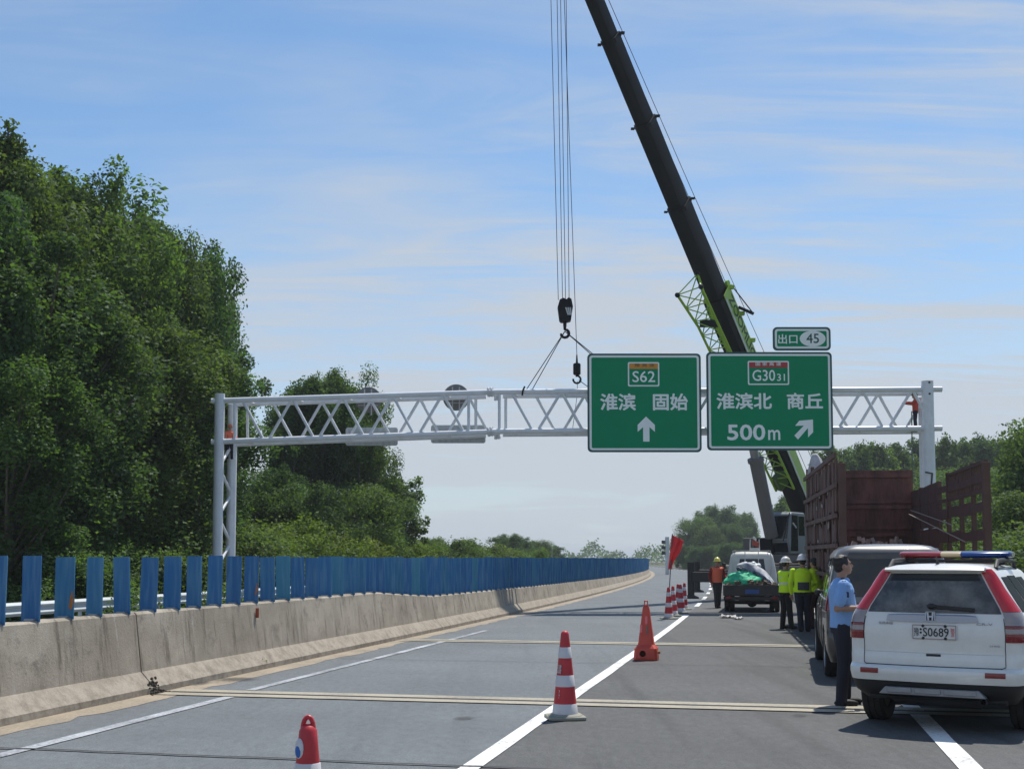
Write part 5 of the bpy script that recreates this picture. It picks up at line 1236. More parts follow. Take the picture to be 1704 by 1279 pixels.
if side.y > 0: side = -side                  # the side of the boom turned towards the camera
BL = (tip - foot).length
def P(u, a=0.0, b=0.0): return foot + bd*(BL*u) + side*a + upv*b
def section(u0, u1, w0, h0, w1, h1, mat, name):
    mb = MB(); rings = []
    for u, w, h in ((u0, w0, h0), (u1, w1, h1)):
        sec = [(w/2, -h*0.22), (w/2, h*0.42), (w*0.42, h/2), (-w*0.42, h/2), (-w/2, h*0.42), (-w/2, -h*0.22), (-w*0.40, -h*0.42), (-w*0.2, -h/2), (w*0.2, -h/2), (w*0.40, -h*0.42)]
        rings.append([P(u, a, b) for a, b in sec])
    return mb.loft(rings).build(name, mat, cr, world=True, smooth=30)
def uy(y):                                   # boom fraction seen at picture row y on its axis
    lo_, hi_ = 0.0, 1.0
    for _ in range(40):
        m = (lo_ + hi_)/2; q = P(m); d = q - Vector((0, 0, EYE)); dz = d.z*math.cos(PITCH) - d.y*math.sin(PITCH); dd = d.y*math.cos(PITCH) + d.z*math.sin(PITCH)
        yy = 789.6 - F_PX*dz/dd
        if yy > y: lo_ = m
        else: hi_ = m
    return lo_
us = [0.0, uy(492), uy(342), uy(204), uy(65), 1.0]
dims = [(0.98, 1.16), (0.80, 0.94), (0.70, 0.82), (0.60, 0.71), (0.51, 0.61)]
base = section(us[0], us[1], *dims[0], *dims[0], C_BLACK, 'boom_base')
for i in range(1, 5):
    section(us[i] - 0.01, us[i+1], *dims[i], *dims[i], C_BLACK, 'boom_section')
    mb = MB(); w, h = dims[i-1][0] + 0.03, dims[i-1][1] + 0.03
    if i > 1:
        mb.loft([[P(u, a*w/2, b*h/2) for a, b in ((1, -0.5), (1, 0.9), (0.9, 1), (-0.9, 1), (-1, 0.9), (-1, -0.5), (-0.5, -1), (0.5, -1))] for u in (us[i] - 0.004, us[i] + 0.002)])
        mb.box(P(us[i] - 0.001, w*0.5 + 0.08, h*0.42), (0.16, 0.16, 0.06)); mb.box(P(us[i] - 0.001, -w*0.5 - 0.06, -h*0.30), (0.14, 0.14, 0.06))
        mb.build('collar', C_BLACK, cr, world=True, smooth=0)
# lime cheek plates along the base section, with the maker's lettering
w, h = dims[0]
mb = MB(); 
mb.loft([[P(u, a, b) for a, b in ((w/2 + 0.006, -h*0.21), (w/2 + 0.03, -h*0.21), (w/2 + 0.03, h*0.44), (w*0.42, h/2 + 0.03), (-w*0.42, h/2 + 0.03), (-w*0.42, h/2 + 0.006), (w*0.42, h/2 + 0.006), (w/2 + 0.006, h*0.43))] for u in (0.02, us[1] + 0.004)])
mb.build('side_plate', C_GREEN, base, world=False, smooth=0)
mb = MB(); mb.loft([[P(u, a, b) for a, b in ((w/2 + 0.032, -h*0.22), (w/2 + 0.045, -h*0.22), (w/2 + 0.045, -h*0.12), (w/2 + 0.032, -h*0.12))] for u in (0.02, us[1] - 0.004)])
mb.build('white_edge', C_WHITE, base, smooth=0)
mb = MB(); uc = uy(560)
text_shape(mb, 'ZOOMLION', P(uc, w/2 + 0.034, h*0.17), -bd, upv, 3.9, 0.46, 0.03, lift=side*0.003); mb.build('lettering', M('letter_green_black', (0.03, 0.06, 0.015), 0.6), base, smooth=0)
for o_ in list(base.children):                 # children of the section: bring into the crane's frame
    for v in o_.data.vertices: v.co -= Vector(cr.location)
for u in (us[1] - 0.002, us[1] - 0.05, us[1] - 0.10): MB().box(P(u, w*0.52, h*0.5), (0.25, 0.25, 0.16)).build('guide_block', C_GREEN, cr, world=True, bevel=0.01)
MB().lathe([(0.16, -0.06), (0.16, 0.06)], 14, P(us[1] + 0.004, w*0.42, h*0.5), side.to_track_quat('Z', 'Y').to_matrix()).build('guide_sheave', C_GREEN, cr, world=True)
# small folding arm with stay on the right of the boom
a0 = P(uy(527), w/2, h*0.5); a1 = at(1254, 522, a0.y - 0.2)
MB().beam(a0, a1, 0.12, 0.12).build('side_arm', C_BLACK, cr, world=True)
a2 = P(us[1], w/2, h*0.6); MB().tube([a2, a1], 0.025, 6).build('arm_stay', C_BLACK, cr, world=True)
# hoist ropes over the back of the boom
for k, off in enumerate((0.55, 0.72)):
    MB().tube([P(0.99, 0.05 + 0.18*k, dims[4][1]/2 + 0.12), P(us[2], 0.2 + 0.25*k, dims[1][1]/2 + 0.20), P(0.02, 0.45 + 0.35*k, 1.0 + 0.3*k)], 0.013, 5).build('hoist_rope', ROPE, cr, world=True)
# boom head with sheaves
mb = MB()
for a in (-0.36, 0.36): mb.box(P(1.005, a, -0.25), (0.06, 0.7, 0.9))
mb.build('boom_head', C_BLACK, cr, world=True)
rotx = side.to_track_quat('Z', 'Y').to_matrix(); mb = MB()
for k in range(4): mb.lathe([(0.28, -0.03), (0.25, 0), (0.28, 0.03)], 20, P(1.004, -0.27 + 0.18*k, -0.35), rotx)
mb.build('sheaves', C_GREY, cr, world=True)
# stowed lattice jib beside the boom
j0, j1 = at(1150, 474, 48.2), at(1306, 808, 56.0); jd = (j1 - j0).normalized(); js = jd.cross(Vector((0, -1, 0.35))).normalized(); jn = js.cross(jd).normalized()
mb = MB(); n = 15
def J(u, k):
    ww = 0.42 if u > 0.16 else 0.42 + (0.16 - u)*1.6
    a, b = ((-ww, -0.2), (ww, -0.2), (0.0, 0.55))[k]
    return j0 + (j1 - j0)*u + js*a + jn*b
for k in range(3): mb.tube([J(0, k), J(0.16, k), J(1, k)], 0.055, 8)
for i in range(n):
    for k in range(3):
        q = (k+1) % 3; mb.tube([J(i/n, k), J((i+1)/n, q)], 0.024, 6); mb.tube([J(i/n, k), J(i/n, q)], 0.024, 6)
mb.build('lattice_jib', C_GREEN, cr, world=True)
mb = MB()
for k in range(3): mb.ell(J(0, k), (0.11, 0.11, 0.11), 8, 6)
mb.box(J(0.17, 2) - jn*0.45, (0.9, 0.16, 0.3)); mb.build('jib_fittings', C_BLACK, cr, world=True)
mb = MB(); mb.loft([[J(u, 0) + js*a*0.80 + jn*b for a, b in ((0, 0), (1, 0), (1, 0.3), (0, 0.3))] for u in (0.93, 1.0)]); mb.build('jib_foot', M('jib_dark_green', (0.06, 0.11, 0.02), 0.5, var=0.2), cr, world=True, bevel=0.04)
# luffing cylinder
c0, c1 = at(1284, 893, 53.8), P(0.345, 0, -0.55)
cd = (c1 - c0); m_ = at(1259, 762, 53.4)
k = (at(1284, 893, 53.8) - m_).length / cd.length
MB().tube([c0, c0 + cd*k], 0.30, 20).build('luffing_cylinder', C_GREY, cr, world=True)
MB().tube([c0 + cd*(k - 0.01), c0 + cd*(k + 0.012)], 0.36, 20).build('cylinder_collar', C_GREY, cr, world=True)
MB().tube([c0 + cd*k, c1], 0.20, 16).build('piston_rod', M('piston', (0.30, 0.31, 0.33), 0.3, 0.7), cr, world=True)
# superstructure: turntable, cheeks round the boom foot, counterweight, cab
hz = Vector((HX, HY, 0)); sd = Vector((-HY, HX, 0)) if (-HY) > 0 else Vector((HY, -HX, 0)); rz = Matrix((sd, hz, Vector((0,0,1)))).transposed()
ctr = Vector((12.9, 56.4, 0))
def sup(c, d, name, mat, bevel=0.04): return MB().box(ctr + sd*c[0] + hz*c[1] + Vector((0, 0, c[2])), d, rz).build(name, mat, cr, world=True, bevel=bevel)
sup((0, 0.2, 1.72), (2.3, 5.2, 0.36), 'turntable_deck', C_GREY); sup((-0.52, -1.2, 2.6), (0.16, 2.4, 1.5), 'boom_cheek', C_GREY); sup((0.52, -1.2, 2.6), (0.16, 2.4, 1.5), 'boom_cheek', C_GREY)
sup((0, -3.2, 2.3), (2.7, 1.1, 1.3), 'counterweight', C_GREEN, 0.1)
sup((-0.75, 1.6, 2.25), (0.8, 1.6, 0.8), 'tool_box', C_GREY); sup((0.0, 2.35, 2.2), (0.9, 0.9, 0.9), 'cylinder_mount', C_BLACK)
kb = MB(); cc = ctr + sd*0.72 + hz*1.75
def CP(a, b, z): return cc + sd*a + hz*b + Vector((0, 0, z))
prof = [(-0.95, 1.92), (0.80, 1.92), (1.0, 2.5), (0.72, 3.70), (0.55, 3.80), (-0.85, 3.80), (-0.95, 3.70)]
mb = MB(); mb.loft([[CP(a, b, z) for b, z in prof] for a in (-0.5, 0.5)]); cab = mb.build('operator_cab', M('cab_grey', (0.20, 0.22, 0.23), 0.45, var=0.06), cr, world=True, bevel=0.05)
L0 = Vector(cr.location)
def quad(name, pts, mat):
    mb = MB(); n_ = (pts[1] - pts[0]).cross(pts[2] - pts[0]).normalized()
    if n_.dot(sum(pts, Vector((0,0,0)))/4 - CP(0, 0, 2.9)) < 0: n_ = -n_
    mb.loft([[q - L0 - n_*0.02 for q in pts], [q - L0 + n_*0.012 for q in pts]]); return mb.build(name, mat, cab, smooth=0)
quad('door_glass', [CP(0.5, -0.05, 2.05), CP(0.5, 0.76, 2.05), CP(0.5, 0.62, 3.66), CP(0.5, -0.05, 3.66)], GLASS)
quad('side_glass', [CP(0.5, -0.85, 2.75), CP(0.5, -0.15, 2.75), CP(0.5, -0.15, 3.62), CP(0.5, -0.80, 3.62)], GLASS)
quad('windscreen', [CP(-0.42, 0.99, 2.48), CP(0.42, 0.99, 2.48), CP(0.42, 0.745, 3.62), CP(-0.42, 0.745, 3.62)], GLASS)
quad('low_windscreen', [CP(-0.42, 0.83, 2.0), CP(0.42, 0.83, 2.0), CP(0.42, 0.975, 2.42), CP(-0.42, 0.975, 2.42)], GLASS)
MB().beam(CP(0.53, 0.2, 3.1), CP(0.53, 0.55, 3.3), 0.05, 0.06).build('grab_bar', C_WHITE, cr, world=True)
for a, b in ((CP(0.48, 0.8, 3.75), CP(0.5, 1.6, 2.5)),): MB().tube([a, b], 0.03, 6).build('mirror_arm', C_BLACK, cr, world=True)
# carrier: chassis, deck boxes, wheels, outriggers
CA = heading(60); cfz = Vector((math.sin(CA), math.cos(CA), 0)); crz = Vector((math.cos(CA), -math.sin(CA), 0)); rc = Matrix((crz, cfz, Vector((0,0,1)))).transposed()
cb0 = road(58, 0.95, 0)
def car(c, d, name, mat, bevel=0.03): return MB().box(cb0 + crz*c[0] + cfz*c[1] + Vector((0,0,c[2])), d, rc).build(name, mat, cr, world=True, bevel=bevel)
car((0, 0, 1.25), (2.6, 11.5, 0.5), 'carrier_deck', M('carrier_dark', (0.05, 0.045, 0.042), 0.7, var=0.2)); car((0, 0, 0.85), (1.0, 11, 0.5), 'carrier_frame', C_BLACK)
car((0, 7.0, 1.7), (2.5, 2.2, 1.6), 'driver_cab', C_GREY, 0.12); car((0, -5.7, 1.1), (2.5, 0.2, 0.6), 'tail_panel', C_GREY)
for sx in (-1, 1):
    for y in (-4.4, -3.0, 2.0, 3.5, 6.3):
        p = cb0 + crz*(sx*1.1) + cfz*y; wo = wheel(cr, p.x - L0.x, p.y - L0.y, 0.55, 0.38, C_GREY, sx); wo.rotation_euler = (0, 0, -CA)
    car((sx*0.95, -0.5, 1.6), (0.6, 2.4, 0.35), 'side_locker', C_GREY)
DARK_OUT = M('outrigger_dark', (0.030, 0.028, 0.026), 0.7, var=0.2, scale=4)
for y in (-5.2, 4.8):
    car((0, y, 0.92), (7.8, 0.42, 0.44), 'outrigger_beam', DARK_OUT)
    for sx in (-1, 1):
        p = cb0 + crz*(sx*3.95) + cfz*y
        MB().tube([p + Vector((0,0,0.10)), p + Vector((0,0,1.55))], 0.15, 14).build('outrigger_leg', DARK_OUT, cr, world=True)
        MB().lathe([(0.34, 0.0), (0.34, 0.06), (0.16, 0.14)], 18, p).build('outrigger_foot', DARK_OUT, cr, world=True)
# hook block on its falls of rope, and the slings
hb = at(940, 516, 40.6); hk = empty('hook_block', hb, 0, 'dark crane hook block with white slanting stripes hanging from the ropes', 'hook block')
mb = MB().prism([(-0.25, 0.10), (-0.18, 0.34), (-0.05, 0.40), (0.05, 0.34), (0.12, 0.42), (0.22, 0.36), (0.27, 0.10), (0.20, -0.38), (0.05, -0.42), (-0.14, -0.42), (-0.19, -0.36)], hb + Vector((0, 0.18, 0)), UX, UZ, Vector((0, -0.36, 0))); mb.build('block', C_BLACK, hk, world=True, bevel=0.02)
mb = MB()
for k in range(3): mb.add([hb + Vector((x, -0.184, z)) for x, z in ((0.0 + k*0.075, 0.06), (0.05 + k*0.075, 0.06), (0.13 + k*0.05, -0.20), (0.08 + k*0.05, -0.20))], [(0,1,2,3)])
mb.build('stripes', C_WHITE, hk, world=True, smooth=0)
hz_ = at(940, 547, 40.6); pts = [Vector((0, 0, 0.30)), Vector((0, 0, 0.12))] + [Vector((0.14*math.sin(a), 0, -0.02 - 0.14 + 0.14*math.cos(a))) for a in [R(d) for d in range(0, 271, 30)]]
MB().tube([hz_ + p for p in pts], [0.06, 0.06] + [0.05]*9 + [0.03], 8).build('hook', C_BLACK, hk, world=True)
for x0, x1 in ((914, 929), (925, 936), (931, 941), (941, 947)):
    a = at(x0, -112, 40.7); b = at(x1, 499, 40.6); MB().tube([a, b], 0.012, 5).build('fall_rope', ROPE, hk, world=True)
mb_h = at(940, 551, 40.6)
for tgt, off in ((at(874, 651, 40.0), 0), (at(885, 649, 40.95), 0), (at(1052, 650, 40.0), 0), (at(1062, 650, 40.95), 0)):
    MB().tube([mb_h, tgt], 0.016, 5).build('sling', ROPE, hk, world=True)
MB().tube([at(873, 643, 39.95), at(870, 650, 39.88), at(869, 658, 39.9)], 0.03, 6).build('shackle', C_BLACK, hk, world=True)
ab = at(960, 614, 41.0); ah = empty('small_hook', ab, 0, 'small black ball weight with hook on a single rope beside the left sign', 'hook')
MB().lathe([(0.10, -0.20), (0.13, -0.17), (0.13, 0.17), (0.10, 0.20)], 18, ab).build('weight', C_BLACK, ah, world=True)
MB().tube([ab + Vector((0,0,0.2)), ab + Vector((0,0,0.50))], [0.04, 0.02], 8).build('socket', C_BLACK, ah, world=True)
hk0 = ab + Vector((0, 0, -0.22)); MB().tube([hk0 + Vector((0.13*math.sin(a), 0, -0.14 + 0.13*math.cos(a))) for a in [R(d) for d in range(-20, 281, 30)]], 0.035, 8).build('hook', C_BLACK, ah, world=True)
MB().tube([at(935, -112, 40.8), ab + Vector((0, 0, 0.5))], 0.012, 5).build('rope', ROPE, ah, world=True)
MB().tube([at(961, 634, 41.0), at(960, 660, 41.0), at(956, 690, 41.0), at(953, 712, 41.0)], 0.010, 5).build('tag_line', ROPE, ah, world=True)
MB().tube([at(963, 632, 41.0), at(990, 652, 41.0)], 0.014, 5).build('sling', ROPE, ah, world=True)

# ---------------------------------------------------------------- cones, flag, posts, litter
CONE_R = M('cone_red', (0.52, 0.024, 0.034), 0.45, var=0.12, scale=6, dirt=(0.26, 0.03, 0.03), dirt_amt=0.5, dscale=7)
CONE_W = M('cone_band', (0.62, 0.61, 0.62), 0.5, var=0.06, scale=8, dirt=(0.45, 0.40, 0.38), dirt_amt=0.4, dscale=8)
CONE_B = M('cone_base', (0.27, 0.265, 0.22), 0.8, var=0.12, scale=6)
ORANGE = M('orange_plastic', (0.60, 0.062, 0.034), 0.4, var=0.08, scale=6, dirt=(0.30, 0.05, 0.03), dirt_amt=0.5)
def cone_meshes(h, bands, loop):
    """parts of one traffic cone, standing at the origin"""
    rb, rt_ = (0.135*h/0.9, 0.040) if not loop else (0.125, 0.036)
    rad = lambda z: rb + (rt_ - rb)*(z/h)
    parts = []
    mb = MB().prism(rrect(0.40, 0.40, 0.05), (0, 0, 0.004), (1,0,0), (0,1,0), (0,0,0.035)); mb.lathe([(rb + 0.05, 0.038), (rb + 0.02, 0.06)], 28); parts.append(('base', CONE_B, mb, 0.008))
    mb = MB(); top = h - (0.05 if loop else 0)
    prof = [(rad(z), z) for z in np.linspace(0.04, top - 0.03, 14)] + [(rt_*0.85, top - 0.008), (rt_*0.5, top), (0.012, top + 0.002)]
    mb.lathe(prof, 28)
    if loop: mb.tube([Vector((0.026*math.cos(a), 0, top - 0.02 + 0.055*math.sin(a))) for a in [R(d) for d in range(-10, 191, 20)]], 0.012, 8)
    parts.append(('body', CONE_R, mb, 0))
    for z0, z1 in bands:
        mb = MB().lathe([(rad(z0) + 0.001, z0), (rad(z0) + 0.0045, z0 + 0.004), (rad(z1) + 0.0045, z1 - 0.004), (rad(z1) + 0.001, z1)], 28, cap=False); parts.append(('reflective_band', CONE_W, mb, 0))
    return parts
def cone(p, h, bands, loop, label, tilt=(0,0), rz=0.3):
    e = empty('traffic_cone', p, rz, label, 'traffic cone', 'red and white traffic cones'); e.rotation_euler = (tilt[0], tilt[1], rz)
    for nm, mt, mb, bv in cone_meshes(h, bands, loop): mb.build(nm, mt, e, bevel=bv, smooth=40)
    return e
BANDS = [(0.05, 0.165), (0.345, 0.465), (0.645, 0.76)]
c1 = cone(ground(941, 1197) + Vector((0, 0.08, 0)), 0.93, BANDS, False, 'tall red and white cone standing on the white line by the expansion joint', rz=0.15)
mb = MB()
for z in (0.30, 0.56):                                    # worn white lettering on the left of the red bands
    text_shape(mb, '公路', Vector((-0.112 + z*0.075, -0.050, z - 0.03)), (0.42, -0.9, 0), (0.1, 0, 1), 0.07, 0.10, 0.01)
mb.build('worn_lettering', CONE_W, c1, smooth=0)
p2 = Vector((at(513, 1187, 6.0).x, 6.0, 0)); hz2 = at(513, 1187, 6.0).z
c2 = cone(p2, hz2 + 0.0, [(0.10, 0.24), (0.44, hz2 - 0.235)], True, 'red cone with a loop top, cut off by the bottom edge of the photo', rz=0.0)
mb = MB(); mb.ell((-0.036, -0.034, hz2 - 0.165), (0.030, 0.016, 0.052), 14, 8, Matrix.Rotation(-0.75, 3, 'Z')); em = mb.build('round_sticker', CONE_W, c2)
mb = MB(); mb.ell((-0.039, -0.039, hz2 - 0.175), (0.022, 0.014, 0.034), 14, 8, Matrix.Rotation(-0.75, 3, 'Z')); mb.build('sticker_blue', M('sticker_blue', (0.02, 0.12, 0.42), 0.5), em)
for i, (px, py, lab) in enumerate(((1113, 1029.5, 'front left cone of the far cluster, with the red flag pole stuck in it'), (1121, 1025, 'second cone of the far cluster, close behind the one with the flag'), (1128.5, 1018, 'third cone of the far cluster, counted from the flag'), (1134, 1020, 'cone at the right of the far cluster, beside the white line'), (1138.5, 1014, 'rear right cone of the far cluster by the outrigger'))):
    cone(ground(px, py), 0.90, BANDS, False, lab, (rt.uniform(-0.03, 0.03), rt.uniform(-0.03, 0.03)), rt.random())
# square orange post cone
sp = ground(1078, 1099) + Vector((0, 0.2, 0)); oc = empty('square_cone', sp, TH, 'square orange plastic post cone with pink reflectors and a hole in its base', 'traffic cone')
mb = MB(); rings = []
for z, a in ((0.005, 0.195), (0.03, 0.20), (0.20, 0.185), (0.225, 0.165), (0.26, 0.135), (0.30, 0.125), (0.86, 0.055), (0.90, 0.045)):
    rings.append([Vector((x*a + (0.0), y*a, z)) for x, y in ((1,-.8),(1,.8),(.8,1),(-.8,1),(-1,.8),(-1,-.8),(-.8,-1),(.8,-1))])
mb.loft(rings); body_o = mb.build('body', ORANGE, oc, smooth=25)
hole = MB().tube([(-0.045, -0.3, 0.115), (-0.045, -0.10, 0.115)], 0.055, 18).build('cutter', BLACK, None); hole.parent = oc
bpy.context.view_layer.update(); cut(body_o, [hole]); body_o.data.set_sharp_from_angle(angle=R(25))
MB().lathe([(0.001, 0), (0.052, 0), (0.056, 0.01)], 18, (-0.045, -0.108, 0.115), Matrix.Rotation(R(90), 3, 'X'), cap=False).build('hole_back', M('hole_brown', (0.06, 0.015, 0.01), 0.8), oc)
mb = MB()
for x in (-0.026, 0.026): mb.box((x, 0, 0.945), (0.014, 0.05, 0.11))
mb.box((0, 0, 0.905), (0.075, 0.06, 0.03)); mb.tube([(-0.03, 0, 0.985), (0.03, 0, 0.985)], 0.010, 8); mb.build('fork_top', ORANGE, oc, bevel=0.006)
PINKR = M('pink_reflector', (0.85, 0.13, 0.13), 0.25, coat=0.5)
def on_face(x, z0, z1, w, name, mat):
    yf = lambda z: -(0.125 + (0.055 - 0.125)*(z - 0.30)/0.56)
    mb = MB(); mb.prism(rrect(w, z1 - z0, w*0.45), (x, yf((z0+z1)/2) - 0.002, (z0+z1)/2), (1,0,0), Vector((0, (yf(z1) - yf(z0))/(z1-z0), 1)).normalized(), (0, -0.010, 0)); mb.build(name, mat, oc, smooth=0)
on_face(0.012, 0.60, 0.74, 0.040, 'reflector', PINKR); on_face(-0.075, 0.46, 0.60, 0.040, 'reflector', PINKR); on_face(0.022, 0.44, 0.585, 0.022, 'slot', M('slot_grey', (0.20, 0.16, 0.12), 0.7))
mb = MB().tube([(0.19, 0, 0.13), (0.235, 0, 0.13)], [0.02, 0.03], 8); mb.build('side_plug', M('plug_tan', (0.3, 0.22, 0.12), 0.7), oc)
# red flag on its pole
fp = ground(1113, 1029.5); fl = empty('red_flag', fp + Vector((0, 0, 0.85)), 0, 'red flag hanging in folds from a thin pole stuck in a cone', 'flag')
top = at(1119, 888, fp.y)
MB().tube([fp + Vector((0,0,0.5)), top], 0.014, 8).build('pole', M('flag_pole', (0.10, 0.11, 0.12), 0.5), fl, world=True)
mb = MB(); rows = []
for i in range(19):
    v = i/18; z = top.z - 0.02 - v*0.98; wv = 0.20*(1 - v)**1.2 + 0.13 + 0.04*math.sin(v*6); row = []
    for j in range(15):
        u = j/14; droop = -0.16*u*(1 - v)
        row.append(Vector((top.x - 0.11*v + u*wv - 0.02, top.y + 0.07*math.sin(u*9 + v*4)*u + 0.03*math.sin(v*9), z + droop)))
    rows.append(row)
mb.grid(rows).build('cloth', M('flag_red', (0.85, 0.045, 0.045), 0.7, var=0.06), fl, world=True, smooth=80, solid=0.006)
# slim roadside posts far off
def far_post(px, py, Y, r, label, zb=0.0, boxes=False):
    t = at(px, py, Y); e = empty('roadside_post', (t.x, Y, zb), 0, label, 'post')
    MB().tube([(t.x, Y, zb), t], r, 8).build('pole', M('post_pale', (0.55, 0.58, 0.60), 0.5), e, world=True)
    if boxes:
        for z in (0.55, 1.15, 1.75): MB().box((t.x - 0.42, Y - 0.05, t.z - z), (0.34, 0.3, 0.36)).build('lamp_box', BLACK, e, world=True, bevel=0.02)
far_post(1110, 893, 130, 0.22, 'pale signal post with dark boxes far down the road behind the flag', boxes=True)
far_post(912, 915, 190, 0.14, 'left one of two white poles above the far end of the blue boards'); far_post(918, 911, 190, 0.16, 'right one of two white poles above the far end of the blue boards')
# paper scraps on the road behind the pickup
def litter(px, py, w, seed, label):
    rng = random.Random(seed); p = ground(px, py); mb = MB(); rows = []
    for i in range(7):
        rows.append([Vector((-w/2 + w*j/8, -0.25 + 0.5*i/6 + rng.uniform(-.03, .03), 0.015 + abs(rng.gauss(0, 0.035)))) for j in range(9)])
    o = mb.grid(rows).build('paper_scrap', M('dirty_paper', (0.42, 0.40, 0.38), 0.8, var=0.25, scale=8), None, smooth=60, solid=0.004); o.location = p; tag(o, label, 'litter')
litter(1212, 1027.5, 0.45, 1, 'crumpled whitish scrap lying on the road behind the pickup'); litter(1228, 1030, 0.22, 2, 'small flat scrap on the road right of the bigger whitish one')
# ---------------------------------------------------------------- people
SKIN = M('skin', (0.36, 0.205, 0.145), 0.55, var=0.05, scale=6); HAIR = M('black_hair', (0.012, 0.011, 0.011), 0.6, var=0.2, scale=30)
SHIRT_B = M('shirt_blue', (0.22, 0.40, 0.72), 0.8, var=0.07, scale=5, bump=0.5, bscale=9); NAVY = M('trousers_navy', (0.012, 0.014, 0.026), 0.85, var=0.15, scale=6, bump=0.4, bscale=9)
SHOE = M('black_shoe', (0.012, 0.012, 0.012), 0.6, spec=0.3); HELM_W = M('helmet_white', (0.72, 0.71, 0.71), 0.3, coat=0.4); HELM_Y = M('helmet_yellow', (0.72, 0.66, 0.12), 0.3, coat=0.4)
LIME = M('vest_lime', (0.60, 0.90, 0.015), 0.75, var=0.06, scale=5, bump=0.4, bscale=10); VEST_O = M('vest_orange', (0.85, 0.17, 0.085), 0.75, var=0.06, bump=0.4, bscale=10)
SHIRT_D = M('shirt_dark', (0.05, 0.06, 0.065), 0.85, var=0.1); DRED = M('shirt_dark_red', (0.20, 0.02, 0.02), 0.85); REFL = M('reflective_tape', (0.60, 0.66, 0.62), 0.4); GLOVE = M('work_glove', (0.30, 0.29, 0.29), 0.9, var=0.2, scale=20)
def V3(*a): return Vector(a)
def torso_rings(g, pel, chest, neck, fat=1.0, lean=V3(0,0,0), zlo=None, belly=0.0):
    """elliptical rings from hips to neck, grown by g"""
    rings = []
    tab = [(-0.10, .155, .110), (-0.04, .165, .118), (0.03, .160, .115), (0.12, .150, .112), (0.22, .158, .118), (0.32, .172, .125), (0.40, .178, .120), (0.455, .160, .100), (0.495, .105, .075), (0.52, .062, .062)]
    for dz, rx, ry in tab:
        if zlo is not None and dz < zlo: continue
        u = max(0, min(1, dz/0.52)); c = pel + (neck - pel)*u + V3(0, 0, dz if dz < 0 else 0)
        bl = belly*math.exp(-((dz - 0.12)/0.14)**2)
        rings.append([c + V3((rx*fat + g)*math.cos(a), (ry*fat + g)*math.sin(a) + (bl if math.sin(a) > 0 else 0)*math.sin(a), 0) for a in [2*math.pi*k/20 for k in range(20)]])
    return rings
